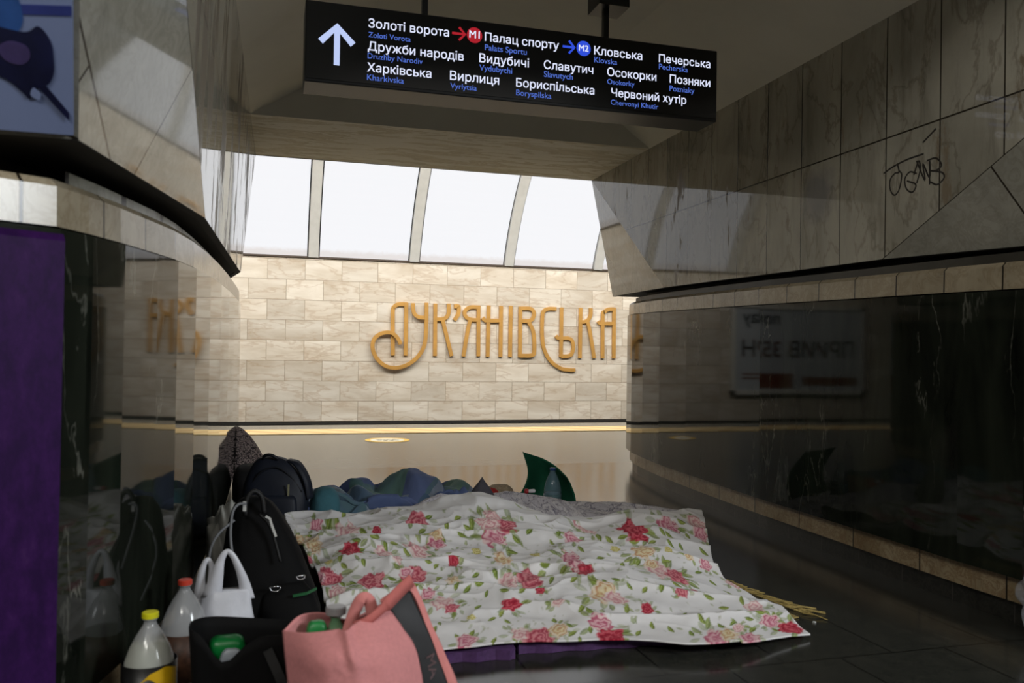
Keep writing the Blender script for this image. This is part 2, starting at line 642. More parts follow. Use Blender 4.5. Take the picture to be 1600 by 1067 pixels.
b = MB()
b.face([(X0, 15.2, -1.3), (X1, 15.2, -1.3), (X1, 15.2, 2.61), (X0, 15.2, 2.61)], [(X0, -1.3), (X1, -1.3), (X1, 2.61), (X0, 2.61)])
b.face([(X0, 15.2, 2.61), (X1, 15.2, 2.61), (X1, 15.5, 2.61), (X0, 15.5, 2.61)], [(X0, 0), (X1, 0), (X1, .3), (X0, .3)])
struct(b.build('wall_track', m_tile))
b = MB()
b.box((3, 15.2, 2.625), (24, 0.07, 0.03))
struct(b.build('trim_2', plain('vault_sill_paint', srgb(66, 52, 42), 0.6)))

# ---- platform vault: curved emissive panels between ribs
VC, VR = (11.33, 1.0), 4.2
TH0 = math.asin(1.64 / VR)


def vp(x, th, r):
    return (x, VC[0] + r * math.cos(th), VC[1] + r * math.sin(th))


def panel_mat():
    k = NT('glowing_panel')
    uv = k.n('ShaderNodeUVMap').outputs[0]
    sep = k.n('ShaderNodeSeparateXYZ')
    k.l(uv, sep.inputs[0])
    n = k.noise(k.mapping(uv, scale=(2.4, 9, 1)), 3.0, 7, 0.7)
    add = k.n('ShaderNodeMath', operation='MULTIPLY_ADD')
    k.l(n, add.inputs[0])
    add.inputs[1].default_value = -0.045
    k.l(sep.outputs[1], add.inputs[2])
    dirt = k.ramp(add.outputs[0], (-0.005, srgb(224, 219, 218)), (0.02, srgb(239, 240, 244)))
    k.l(dirt, k.p.inputs['Emission Color'])
    k.p.inputs['Base Color'].default_value = G(0.05)
    k.p.inputs['Roughness'].default_value = 0.5
    k.p.inputs['Emission Strength'].default_value = 1.0  # even emission gives the vault panels their brightness
    return k.m


m_panel = panel_mat()
m_rib = plain('vault_rib_paint', srgb(206, 206, 202), 0.5, var=0.06, scale=6)
rib_x = [-2.836, -1.058, 0.72, 2.498, 4.276, 6.054, 7.832, 9.61]
TH1 = math.radians(72)
SEG = 18
panel_lab = ['second panel beyond the left pylon', 'panel hidden behind the left pylon', 'bright glowing vault panel at the left pylon, leftmost of the four wide ones',
             'bright glowing vault panel above the blank marble, second from the left', 'bright glowing vault panel above the first gold letters',
             'bright glowing vault panel above the last gold letters, beside the right pylon', 'sliver of glowing vault panel cut off by the right pylon, beyond the last rib']
rib_lab = [None, None, 'pale curved vault rib nearest the left pylon', 'pale curved vault rib above the large looped gold letter',
           'pale curved vault rib above the middle of the gold name', 'pale curved vault rib half hidden by the right pylon', None, None]
for i in range(7):
    xa, xb = rib_x[i] + 0.108, rib_x[i + 1] - 0.108
    b = MB()
    for s in range(SEG):
        a0, a1 = TH0 + (TH1 - TH0) * s / SEG, TH0 + (TH1 - TH0) * (s + 1) / SEG
        b.face([vp(xa, a0, VR), vp(xb, a0, VR), vp(xb, a1, VR), vp(xa, a1, VR)],
               [(xa, s / SEG), (xb, s / SEG), (xb, (s + 1) / SEG), (xa, (s + 1) / SEG)])
    o = b.build('vault_panel', m_panel, smooth=True)
    if i < 2:
        struct(o)
        o.name = 'ceiling_glow'
    else:
        tag(o, panel_lab[i], 'light panel', 'glowing panels of the platform vault')
for i, x in enumerate(rib_x):
    b = MB()
    V = []
    for s in range(SEG + 1):
        a = TH0 + (TH1 - TH0) * s / SEG
        V += [vp(x - 0.085, a, VR - 0.05), vp(x + 0.085, a, VR - 0.05), vp(x + 0.085, a, VR + 0.05), vp(x - 0.085, a, VR + 0.05)]
    F = []
    for s in range(SEG):
        for k in range(4):
            F.append((s * 4 + k, s * 4 + (k + 1) % 4, s * 4 + 4 + (k + 1) % 4, s * 4 + 4 + k))
    F += [(0, 3, 2, 1), (SEG * 4, SEG * 4 + 1, SEG * 4 + 2, SEG * 4 + 3)]
    b.mesh(V, F)
    o = b.build('vault_rib', m_rib)
    b = MB()
    for s in range(SEG):
        a0, a1 = TH0 + (TH1 - TH0) * s / SEG, TH0 + (TH1 - TH0) * (s + 1) / SEG
        b.face([vp(x - .13, a0, VR + .03), vp(x + .13, a0, VR + .03), vp(x + .13, a1, VR + .03), vp(x - .13, a1, VR + .03)])
    b.build('joint_shade', m_edge, o)  # added near-black strip paints the shade in the gaps beside the rib
    if rib_lab[i]:
        tag(o, rib_lab[i], 'rib', 'ribs of the platform vault')
    else:
        struct(o)
        o.name = 'trim_rib'
b = MB()
for s in range(30):
    a0, a1 = TH0 - 0.02 + (math.radians(150) - TH0) * s / 30, TH0 - 0.02 + (math.radians(150) - TH0) * (s + 1) / 30
    b.face([vp(X0, a0, VR + .06), vp(X1, a0, VR + .06), vp(X1, a1, VR + .06), vp(X0, a1, VR + .06)])
struct(b.build('ceiling_platform', m_white_plaster, smooth=True))

# ---- pylons on both sides of the passage
ZC = lambda y: 1.22 + 0.018 * y                  # top of the black panels
ZO = lambda y: 1.40 + 0.018 * y                  # lower edge of the grey cladding
BODY_R = [(5.2, 1.30), (3.9, 1.42), (3.25, 1.72), (2.93, 2.0), (2.77, 2.25), (2.70, 2.5), (2.69, 2.8), (2.70, 3.2), (2.715, 3.75), (2.725, 4.3), (2.75, 4.8), (2.78, 5.3),
          (2.82, 5.8), (2.87, 6.2), (2.93, 6.55), (3.02, 6.85), (3.14, 7.12), (3.32, 7.33), (3.7, 7.45), (5.2, 7.45)]
BODY_L = [(-3.2, 1.5), (-1.3, 1.58), (-.95, 1.72), (-.70, 1.87), (-.545, 1.97), (-.442, 2.05), (-.40, 2.18), (-.358, 2.36), (-.31, 2.62), (-.275, 2.82), (-.245, 3.12),
          (-.225, 3.55), (-.212, 4.1), (-.205, 4.7), (-.203, 5.4), (-.204, 6.1), (-.209, 6.7), (-.25, 7.05), (-.4, 7.3), (-.8, 7.45), (-3.2, 7.45)]


def inset(poly, d, side):
    out = []
    P = [Vector(p) for p in poly]
    for i, p in enumerate(P):
        t = (P[min(i + 1, len(P) - 1)] - P[max(i - 1, 0)]).normalized()
        n = Vector((t.y, -t.x)) * side
        out.append(p + n * d)
    return out


def ring(mb, polyA, zA, polyB, zB, mi=0):
    u = 0
    for i in range(len(polyA) - 1):
        a, a2, c, c2 = polyA[i], polyA[i + 1], polyB[i], polyB[i + 1]
        d = (Vector(a2) - Vector(a)).length
        z = [zA(a[1]) if callable(zA) else zA, zA(a2[1]) if callable(zA) else zA, zB(c2[1]) if callable(zB) else zB, zB(c[1]) if callable(zB) else zB]
        dz = 0.001 + abs(z[3] - z[0]) + (Vector(c) - Vector(a)).length
        mb.face([(a[0], a[1], z[0]), (a2[0], a2[1], z[1]), (c2[0], c2[1], z[2]), (c[0], c[1], z[3])],
                [(u, z[0]), (u + d, z[1]), (u + d, z[1] + dz), (u, z[0] + dz)], mi)
        u += d


def pylon(name, body, side, A, B, B2, C, T1, T2, far, m_main):
    """side=+1: the pylon lies towards +x of its passage face"""
    # grey marble cladding
    mb = MB()
    A, B, B2, C, T1, T2 = [Vector(p) for p in (A, B, B2, C, T1, T2)]
    mb.face([B, B2, T2, T1], [(p.y, p.z) for p in (B, B2, T2, T1)], 0)

    def facet(P):
        u = (P[2] - P[0]).normalized()
        n = (P[1] - P[0]).cross(P[2] - P[0]).normalized()
        v = n.cross(u)
        mb.face(P, [((p - P[0]).dot(u), (p - P[0]).dot(v)) for p in P], 1)
    facet([B, A, T1])
    facet([B2, C, T2])
    Aw, T1w = Vector((far, A.y, A.z)), Vector((far, T1.y, T1.z))
    Cw, T2w = Vector((far, C.y, C.z)), Vector((far, T2.y, T2.z))
    facet([A, Aw, T1w, T1])
    facet([C, Cw, T2w, T2])
    wall = struct(mb.build(name, [m_main, m_facet]))
    # underside of the cladding and the gap behind it, coloured near-black for shade
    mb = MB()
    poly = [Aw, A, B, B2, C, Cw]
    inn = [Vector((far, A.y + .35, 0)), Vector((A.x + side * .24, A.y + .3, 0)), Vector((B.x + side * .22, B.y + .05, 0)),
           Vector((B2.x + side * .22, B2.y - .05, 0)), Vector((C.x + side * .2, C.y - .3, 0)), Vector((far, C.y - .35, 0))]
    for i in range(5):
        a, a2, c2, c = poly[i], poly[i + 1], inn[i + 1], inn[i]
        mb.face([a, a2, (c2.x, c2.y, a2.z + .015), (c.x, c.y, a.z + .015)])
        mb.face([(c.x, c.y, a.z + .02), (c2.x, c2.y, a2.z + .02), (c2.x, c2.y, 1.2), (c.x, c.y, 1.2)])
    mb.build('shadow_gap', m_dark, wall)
    # a steel edge angle under the cladding
    mb = MB()
    for i in range(1, 4):
        p, q = poly[i], poly[i + 1]
        strip(mb, [p + Vector((side * .018, 0, .004)), q + Vector((side * .018, 0, .004))], .03, (0, 0, 1), .012)
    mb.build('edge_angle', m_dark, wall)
    # lower body
    black = body
    cr = inset(body, 0.035, side)
    pl = inset(body, 0.06, side)
    mb = MB()
    ring(mb, pl, 0.0, pl, 0.085)
    ring(mb, pl, 0.085, cr, 0.085)
    mb.build('plinth', m_plinth, wall)
    mb = MB()
    ring(mb, cr, 0.085, cr, 0.185)
    ring(mb, cr, 0.185, black, 0.185)
    mb.build('lower_band', m_lowband, wall)
    mb = MB()
    ring(mb, black, 0.185, black, ZC)
    ring(mb, black, ZC, inset(body, 0.03, side), lambda y: ZC(y) + .0)
    mb.build('black_marble_dado', m_black, wall)
    mb = MB()
    u1 = inset(body, 0.012, side)
    u2 = inset(body, 0.014, side)
    u3 = inset(body, 0.032, side)
    u4 = inset(body, 0.30, side)
    z1, z2, z3 = (lambda y: ZC(y) + .006), (lambda y: ZC(y) + .094), (lambda y: ZC(y) + .112)
    ring(mb, u1, z1, u2, z2)
    ring(mb, u2, z2, u3, z3)
    ring(mb, u3, z3, u4, z3)
    mb.build('upper_band', m_cream, wall)
    # set-back stone course in the gap above the band
    mb = MB()
    g = [p for p in inset(body, .07, side) if 2.15 < p[1] < 6.9]
    ring(mb, g, z3, g, lambda y: ZC(y) + .152)
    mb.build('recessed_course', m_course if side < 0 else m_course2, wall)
    return wall


zo = ZO
wall_right = pylon('wall_right', BODY_R, 1, (2.92, 1.95, zo(1.95)), (2.755, 3.33, 1.466), (2.803, 5.70, zo(5.7)), (2.99, 7.12, zo(7.12)),
                   (2.72, 1.0, 2.6), (2.831, 7.275, 2.6), 5.2, m_upper)
wall_left = pylon('wall_left', BODY_L, -1, (-.393, 1.96, zo(1.96)), (-.222, 3.14, zo(3.14)), (-.187, 5.82, zo(5.82)), (-.36, 7.12, zo(7.12)),
                  (-.215, 1.0, 2.6), (-.130, 7.217, 2.6), -3.2, m_upper_left)

# ---- passage ceiling: a shallow tray with hipped sides, then the flat soffit of the portal
b = MB()
PL, PR, IL, IR = (-.154, 6.01, 2.6), (2.81, 5.995, 2.6), (.55, 5.70, 2.95), (2.06, 5.69, 2.95)
HL, HR, KL, KR = (-.215, 1.0, 2.6), (2.72, 1.0, 2.6), (.55, 1.0, 2.95), (2.06, 1.0, 2.95)
EL, ER = (-.130, 7.25, 2.6), (2.831, 7.275, 2.6)
b.face([PL, PR, IR, IL], mi=0)
b.face([HL, PL, IL, KL], mi=0)
b.face([HR, PR, IR, KR], mi=0)
b.face([IL, IR, KR, KL], mi=0)
b.face([PL, PR, ER, EL], [(p[0], p[1]) for p in (PL, PR, ER, EL)], mi=1)
b.face([(X0, 7.28, 2.6), (X1, 7.28, 2.6), (X1, 7.6, 5.3), (X0, 7.6, 5.3)], mi=0)
b.face([(X0, 1.0, 2.95), (X1, 1.0, 2.95), (X1, 1.0, 5.4), (X0, 1.0, 5.4)], mi=0)
b.face([HL, KL, (X0, 1.0, 2.95), (X0, 1.0, 2.6)], mi=0)
b.face([HR, KR, (X1, 1.0, 2.95), (X1, 1.0, 2.6)], mi=0)
struct(b.build('ceiling', [m_plaster, m_soffit]))

# ---- central hall behind the camera
m_hall = plain('hall_plaster', srgb(120, 114, 102), 0.7, var=0.06, scale=1)
b = MB()
b.face([(X0, -6, 0), (X1, -6, 0), (X1, -6, 5.4), (X0, -6, 5.4)])
struct(b.build('wall_hall', m_hall))
b = MB()
b.face([(X0, -6, 5.4), (X1, -6, 5.4), (X1, 1.0, 5.4), (X0, 1.0, 5.4)])
struct(b.build('ceiling_hall', m_hall))
for nm, x in (('wall_west_end', X0), ('wall_east_end', X1)):
    b = MB()
    b.face([(x, -6, -1.3), (x, 15.5, -1.3), (x, 15.5, 5.5), (x, -6, 5.5)])
    struct(b.build(nm, m_hall))


# ------------------------------------------------------------------ gold station name on the track wall
m_gold = plain('satin_brass', srgb(198, 150, 78), 0.45, metal=0.25, var=0.12, scale=5)
LETTERS = [
  ( [[(2.14, 0.924), (2.13, 1.345), (2.126, 1.721), (2.152, 1.803), (2.224, 1.847), (2.375, 1.855)], [(2.365, 1.885), (2.369, 0.927)]] , 'tall gold letter with a curved left shoulder, first of the station name' ),
  ( [[(2.481, 1.876), (2.486, 1.761), (2.518, 1.671), (2.598, 1.622), (2.73, 1.619)], [(2.726, 1.89), (2.727, 1.601), (2.723, 1.297), (2.687, 1.083), (2.573, 0.9), (2.393, 0.762), (2.183, 0.705), (1.987, 0.748), (1.835, 0.89), (1.77, 1.069), (1.806, 1.225), (1.932, 1.32), (2.097, 1.332), (2.197, 1.256), (2.25, 1.173), (2.266, 1.125)]] , 'gold letter whose long tail sweeps left into a big loop, second of the name' ),
  ( [[(2.898, 1.88), (2.905, 0.925)], [(3.144, 1.887), (3.146, 1.719), (3.11, 1.641), (3.039, 1.603), (2.906, 1.593)], [(3.033, 1.596), (3.212, 0.927)]] , 'gold letter with a kinked arm and leg, just left of the gold apostrophe' ),
  ( [[(3.244, 1.841), (3.32, 1.843), (3.333, 1.801), (3.322, 1.693), (3.255, 1.584)]] , 'small gold apostrophe hanging high between two gold letters' ),
  ( [[(3.705, 1.873), (3.717, 0.93)], [(3.706, 1.836), (3.559, 1.835), (3.475, 1.789), (3.444, 1.718), (3.487, 1.639), (3.589, 1.604), (3.709, 1.604)], [(3.551, 1.6), (3.498, 1.343), (3.435, 0.923)]] , 'gold letter with closed bowl and slanting leg, right of the apostrophe' ),
  ( [[(3.9, 1.879), (3.895, 0.926)], [(4.138, 1.877), (4.14, 0.926)], [(3.785, 1.646), (3.818, 1.61), (3.875, 1.596), (4.142, 1.603)]] , 'gold letter of two uprights with a crossbar spur poking out left' ),
  ( [[(4.326, 1.883), (4.325, 0.923)]] , 'single plain gold upright letter in the middle of the name' ),
  ( [[(4.512, 1.872), (4.517, 0.925)], [(4.513, 1.841), (4.69, 1.843), (4.77, 1.792), (4.778, 1.707), (4.713, 1.62), (4.523, 1.606)], [(4.661, 1.612), (4.755, 1.448), (4.787, 1.307), (4.795, 1.039), (4.75, 0.966), (4.516, 0.956)]] , 'gold letter with two closed bowls, right of the single upright' ),
  ( [[(5.225, 1.852), (5.065, 1.848), (4.975, 1.801), (4.947, 1.689), (4.95, 1.31), (5.0, 1.058), (5.13, 0.854), (5.316, 0.729), (5.468, 0.698), (5.624, 0.693)]] , 'gold letter shaped as an open hook with its foot trailing under the next one' ),
  ( [[(5.329, 1.881), (5.33, 0.936)], [(5.223, 1.341), (5.264, 1.297), (5.331, 1.295), (5.466, 1.298), (5.548, 1.251), (5.577, 1.114), (5.538, 0.996), (5.464, 0.96), (5.33, 0.955)]] , 'gold letter with one low closed bowl, standing inside the open hook' ),
  ( [[(5.716, 1.886), (5.713, 0.921)], [(5.921, 1.888), (5.92, 1.763), (5.877, 1.665), (5.795, 1.621), (5.72, 1.613)], [(5.857, 1.623), (5.915, 1.393), (6.004, 0.925)]] , 'gold letter with a kinked arm and leg, next to the last letter' ),
  ( [[(6.403, 1.906), (6.41, 0.927)], [(6.177, 0.924), (6.169, 1.721), (6.206, 1.819), (6.281, 1.87), (6.403, 1.88)], [(6.077, 1.638), (6.105, 1.603), (6.167, 1.595), (6.404, 1.601)]] , 'last gold letter of the name, arched with a crossbar, by the right pylon' ),
]
for strokes, lab in LETTERS:
    b = MB()
    off = 15.133 if 'big loop' in lab else 15.178
    for q, s in enumerate(strokes):
        pts = [(x, off - .003 * q, z) for x, z in s]
        if len(pts) > 2:
            pts = [tuple(p) for p in catmull(pts, 8)]
        w_ = [0.078 if lab.startswith('small') and i < 14 else 0.071 for i in range(len(pts))]
        strip(b, pts, w_, (0, 1, 0), 0.04)
    bevel(tag(b.build('name_letter', m_gold), lab, 'letter', 'gold letters of the station name'), 0.003, 1)

# ------------------------------------------------------------------ hanging direction sign
m_case = plain('sign_case_black', srgb(16, 16, 18), 0.35, var=0.1)
m_face = plain('sign_face_black', srgb(5, 5, 7), 0.25, var=0.05)
e_white = emitter('sign_letters_white', srgb(226, 232, 255), 0.95)
e_blue = emitter('sign_letters_blue', srgb(92, 124, 224), 0.75)
e_arrow = emitter('sign_arrow', srgb(196, 212, 255), 0.9)
e_red = emitter('sign_badge_red', srgb(186, 22, 40), 0.8)
e_badge = emitter('sign_badge_blue', srgb(48, 82, 226), 0.9)
SX0, SX1, SZ0, SZ1, SY = 0.121, 2.036, 2.118, 2.459, 3.6
sign = empty('direction_sign', ((SX0 + SX1) / 2, SY + .09, SZ0), 'long black illuminated sign hanging across the passage, white up arrow and rows of station names', 'sign')
SO = Vector(sign.location)


def on_sign(mb, name, mat, parent=None):
    mb.v = [tuple(Vector(v) - SO) for v in mb.v]
    o = mb.build(name, mat, parent or sign)
    return o


b = MB()
b.box(((SX0 + SX1) / 2, SY + .10, (SZ0 + SZ1) / 2), (SX1 - SX0, .19, SZ1 - SZ0))
bevel(on_sign(b, 'housing', m_case), .004)
b = MB()
b.box(((SX0 + SX1) / 2, SY + .004, (SZ0 + SZ1) / 2 + .004), (SX1 - SX0 - .012, .006, SZ1 - SZ0 - .02))
on_sign(b, 'face', m_face)
BIG = [
   ('Золоті ворота', 0.3807, 2.3712, 0.3474),
   ('Дружби народів', 0.3801, 2.2738, 0.415),
   ('Харківська', 0.3794, 2.1835, 0.274),
   ('Палац спорту', 0.8893, 2.3726, 0.3443),
   ('Видубичі', 0.8661, 2.2763, 0.2276),
   ('Вирлиця', 0.7361, 2.1847, 0.2206),
   ('Кловська', 1.4046, 2.3704, 0.2382),
   ('Славутич', 1.164, 2.2795, 0.2366),
   ('Бориспільська', 1.0357, 2.1855, 0.3716),
   ('Печерська', 1.7287, 2.371, 0.2667),
   ('Осокорки', 1.4701, 2.2798, 0.2459),
   ('Позняки', 1.7859, 2.2798, 0.2107),
   ('Червоний хутір', 1.4916, 2.1867, 0.3802),
]
SMALL = [
   ('Zoloti Vorota', 0.3815, 2.3296, 0.1796),
   ('Druzhby Narodiv', 0.3796, 2.239, 0.2349),
   ('Kharkivska', 0.3789, 2.1464, 0.1559),
   ('Palats Sportu', 0.8899, 2.3318, 0.1928),
   ('Vydubychi', 0.8667, 2.2403, 0.1492),
   ('Vyrlytsia', 0.7379, 2.1481, 0.118),
   ('Klovska', 1.4051, 2.3342, 0.1127),
   ('Slavutych', 1.1646, 2.2428, 0.1375),
   ('Boryspilska', 1.0363, 2.1467, 0.1645),
   ('Pecherska', 1.7292, 2.3378, 0.1491),
   ('Osokorky', 1.4706, 2.2423, 0.1356),
   ('Pozniaky', 1.785, 2.2412, 0.1288),
   ('Chervonyi Khutir', 1.4894, 2.1488, 0.2382),
]
YF = SY - .001
for (t, x, z, w_), (t2, x2, z2, w2) in zip(BIG, SMALL):
    b = MB()
    text_mesh(t, w_, x, z, YF, b, 0.012)
    nm = on_sign(b, 'station_name', e_white)
    b = MB()
    text_mesh(t2, w2, x2, z2, YF, b, 0.006)
    on_sign(b, 'latin_name', e_blue, nm)['label'] = 'small blue latin spelling'
b = MB()
strip(b, [(.2515, YF, 2.195), (.2515, YF, 2.352)], .024, (0, 1, 0), .002)
strip(b, [(.184, YF, 2.289), (.2515, YF, 2.358), (.318, YF, 2.289)], .027, (0, 1, 0), .0022)
on_sign(b, 'arrow', e_arrow)['label'] = 'large white upward arrow'
for x0, x1, mt, nm in ((.742, .80, e_red, 'red arrow to the first line badge'), (1.252, 1.309, e_badge, 'blue arrow to the second line badge')):
    b = MB()
    strip(b, [(x0, YF, 2.390), (x1 - .004, YF, 2.390)], .010, (0, 1, 0), .002)
    strip(b, [(x1 - .027, YF, 2.418), (x1, YF, 2.390), (x1 - .027, YF, 2.362)], .010, (0, 1, 0), .0022)
    on_sign(b, 'transfer_arrow', mt)['label'] = nm
for cx, mt, tx, nm in ((.8422, e_red, 'M1', 'red round line badge'), (1.3526, e_badge, 'M2', 'blue round line badge')):
    b = MB()
    V = [(cx + .0345 * math.cos(a * math.pi / 20), YF, 2.3913 + .0345 * math.sin(a * math.pi / 20)) for a in range(40)]
    b.face(V)
    bd = on_sign(b, 'line_badge', mt)
    bd['label'] = nm
    b = MB()
    text_mesh(tx, .046, cx - .023, 2.379, YF - .001, b, 0.02)
    on_sign(b, 'badge_lettering', e_white, bd)
for x in (.637, 1.498):
    b = MB()
    strip(b, [(x, SY + .10, SZ1 - .02), (x, SY + .10, 2.998)], .026, (0, 1, 0), .026)
    rod = on_sign(b, 'hanger_rod', m_case)
    if x > 1:
        b = MB()
        b.box((x + .015, SY + .10, 2.80), (.15, .15, .36))
        on_sign(b, 'junction_box', m_case, rod)

# ------------------------------------------------------------------ advertising poster on the hall side of the left pylon
m_ice = plain('poster_paper_ice', srgb(132, 146, 186), 0.3, var=0.06, scale=3)
m_navy = plain('poster_ink_navy', srgb(20, 24, 62), 0.3, var=0.5, scale=9)
m_pblue = plain('poster_ink_blue', srgb(52, 64, 138), 0.3, var=0.2, scale=5)
m_pcuff = plain('poster_ink_violet', srgb(74, 62, 110), 0.3, var=0.4, scale=12)
m_psleeve = plain('poster_ink_sleeve', srgb(44, 84, 150), 0.3, var=0.4, scale=8)
# plane of the sloped hall face: from (y=1.96, z=1.435) at the bottom to (1.0, 2.65) at the top
DYZ = Vector((0, 1.0 - 1.96, 2.6 - 1.4353)).normalized()
PN = Vector((0, -DYZ.z, DYZ.y))
P0 = Vector((-.47, 1.96, 1.4353))


def pp(u, v, lift):
    """u to the left, v up the slope, lift off the wall"""
    return P0 + Vector((-u, 0, 0)) + DYZ * v + PN * lift


def slab_poly(mb, outline, lift, th=.002):
    n = len(outline)
    V = [pp(u, v, lift) for u, v in outline] + [pp(u, v, lift + th) for u, v in outline]
    mb.mesh(V, [tuple(range(n)), tuple(range(2 * n - 1, n - 1, -1))] + [(i, (i + 1) % n, n + (i + 1) % n, n + i) for i in range(n)])


poster = empty('advertising_poster', tuple(pp(.6, 0, 0)), 'pale blue hockey poster with dark gloves and a stick on the left pylon', 'poster')
PO = Vector(poster.location)


def on_poster(name, outlines, lift, mat, th=.0012, smooth=True):
    mb = MB()
    for ol in outlines:
        if smooth:
            ol = [tuple(p) for p in catmull([(a, c) for a, c in ol], 6, closed=True)]
        slab_poly(mb, ol, lift, th)
    mb.v = [tuple(Vector(v) - PO) for v in mb.v]
    return mb.build(name, mat, poster)


on_poster('board', [[(-.071, .016), (1.3, .016), (1.3, .75), (-.150, .75)]], .005, m_ice, .008, False)
on_poster('line_stripe', [[(-.096, .266), (.06, .252), (.06, .27), (-.098, .285)]], .0135, m_pblue, smooth=False)
on_poster('sleeve_print', [[(.0, .225), (.09, .19), (.20, .2), (.20, .42), (.06, .40), (-.005, .30)]], .0136, m_psleeve)
on_poster('glove_print', [[(-.008, .225), (-.034, .239), (-.048, .226), (-.055, .205), (-.055, .18), (-.052, .15), (-.040, .125), (-.018, .112), (0, .09), (.012, .105), (.045, .132), (.12, .15), (.16, .21), (.08, .235)]], .0146, m_navy)
on_poster('cuff_print', [[(.017, .205), (-.010, .198), (-.013, .176), (.004, .16), (.03, .166), (.04, .19)]], .016, m_pcuff)
on_poster('knuckle_print', [[(-.004, .098), (-.018, .09), (-.022, .103), (-.010, .114)]], .016, m_ice)
on_poster('stick_print', [[(-.018, .119), (-.034, .122), (-.070, .067), (-.068, .050)]], .0162, m_navy, smooth=False)

# ------------------------------------------------------------------ billboard on the track wall (seen mirrored in the black marble)
m_bpaper = plain('billboard_paper', srgb(196, 202, 208), 0.35, var=0.04, scale=2)
m_bframe = plain('billboard_frame', srgb(226, 224, 216), 0.4, var=0.03)
bb = empty('billboard', (-3.9, 15.14, .3), 'wide pale billboard on the track wall, mirrored in the black marble', 'billboard')
BO = Vector(bb.location)


def on_bb(mb, name, mat):
    mb.v = [tuple(Vector(v) - BO) for v in mb.v]
    return mb.build(name, mat, bb)


b = MB()
b.box((-3.9, 15.165, 1.15), (3.4, .04, 1.64))
on_bb(b, 'board', m_bpaper)
b = MB()
for z in (.3, 2.0):
    b.box((-3.9, 15.15, z), (3.56, .08, .08))
for x in (-5.64, -2.16):
    b.box((x, 15.15, 1.15), (.08, .08, 1.78))
on_bb(b, 'frame', m_bframe)
b = MB()
text_mesh('nova in day', 1.7, -4.05, 1.66, 15.142, b, 0.02)
on_bb(b, 'headline_lettering', plain('billboard_ink_navy', srgb(24, 30, 60), .4))
b = MB()
text_mesh('ПРИВ 3520ГРН', 3.1, -5.45, 1.0, 15.142, b, 0.02)
on_bb(b, 'price_lettering', plain('billboard_ink_red', srgb(176, 62, 30), .4))
b = MB()
b.box((-5.05, 15.143, .52), (.95, .004, .17))
b.box((-3.9, 15.143, .52), (.9, .004, .3))
b.box((-2.7, 15.143, .66), (.7, .004, .03))
b.box((-2.7, 15.143, .58), (.7, .004, .03))
on_bb(b, 'footer_blocks', plain('billboard_ink_brown', srgb(120, 44, 26), .4))

# ------------------------------------------------------------------ purple film wrapped round the near end of the left pylon
def purple_mat():
    k = NT('purple_film')
    tc = k.n('ShaderNodeTexCoord').outputs['Object']
    n = k.noise(k.mapping(tc, scale=(3, 3, 1.6)), 7, 8, .75)
    k.l(k.ramp(n, (.40, srgb(36, 5, 58)), (.58, srgb(50, 11, 74)), (.7, srgb(66, 32, 84)), (.85, srgb(110, 92, 120))), k.p.inputs['Base Color'])
    k.p.inputs['Roughness'].default_value = .55
    k.p.inputs['Specular IOR Level'].default_value = .15
    return k.m


b = MB()
outer = inset(BODY_L[1:6], -.02, -1)
innr = inset(BODY_L[1:6], -.002, -1)
top = lambda y: ZC(y) - .012
ring(b, outer, .19, outer, lambda y: ZC(y) - .028)
ring(b, outer, lambda y: ZC(y) - .028, inset(BODY_L[1:6], -.012, -1), top)
ring(b, inset(BODY_L[1:6], -.012, -1), top, innr, top)
ring(b, innr, .19, outer, .19)
e0, e1 = outer[-1], innr[-1]
b.face([(e0.x, e0.y, .19), (e1.x, e1.y, .19), (e1.x, e1.y, top(e1.y)), (e0.x, e0.y, top(e0.y) - .012)])
tag(b.build('purple_panel', purple_mat()), 'tall scuffed purple panel wrapped round the end of the left pylon', 'panel')

# ------------------------------------------------------------------ round floor sticker on the platform
stk = empty('floor_sticker', (1.30, 9.54, 0.0), 'round white floor sticker with a yellow rim on the platform', 'sticker')


def disc(name, r0, r1, z, mat):
    b = MB()
    for k in range(48):
        a0, a1 = 2 * math.pi * k / 48, 2 * math.pi * (k + 1) / 48
        b.face([(r0 * math.cos(a0), r0 * math.sin(a0), z), (r1 * math.cos(a0), r1 * math.sin(a0), z), (r1 * math.cos(a1), r1 * math.sin(a1), z), (r0 * math.cos(a1), r0 * math.sin(a1), z)])
    return b.build(name, mat, stk)


disc('rim', .19, .25, .003, plain('sticker_yellow', srgb(250, 206, 84), .5, var=.03))
disc('disc', .0005, .19, .003, plain('sticker_white', srgb(252, 246, 226), .5, var=.03))
b = MB()
for z, ws in ((.05, (-.1, -.05, .02, .08)), (-.03, (-.09, -.02, .06, .1)), (-.1, (-.04, .03))):
    for x in ws:
        b.box((x, z, .0045), (.045, .03, .001))
b.build('print', plain('sticker_ink', srgb(150, 140, 110), .5), stk)

# ------------------------------------------------------------------ scrawled tag on the right-hand marble
GRAF = [[(3.324, 1.868), (3.259, 1.887), (3.17, 1.9), (3.068, 1.903)], [(3.232, 1.894), (3.222, 1.854), (3.249, 1.853), (3.28, 1.827), (3.276, 1.78), (3.248, 1.753), (3.218, 1.776), (3.204, 1.837), (3.222, 1.86)], [(3.109, 1.825), (3.152, 1.84), (3.183, 1.814), (3.172, 1.768), (3.134, 1.746), (3.113, 1.776), (3.169, 1.803)], [(3.108, 1.781), (3.087, 1.839), (3.098, 1.878), (3.126, 1.822)], [(3.11, 1.881), (3.058, 1.784), (3.071, 1.86), (3.031, 1.791), (3.031, 1.864), (3.03, 1.76)], [(3.048, 1.868), (2.994, 1.868), (2.962, 1.831), (2.994, 1.814), (3.026, 1.82), (2.962, 1.801), (2.946, 1.774), (2.985, 1.752), (3.026, 1.771)], [(3.073, 1.954), (2.996, 1.996)]]
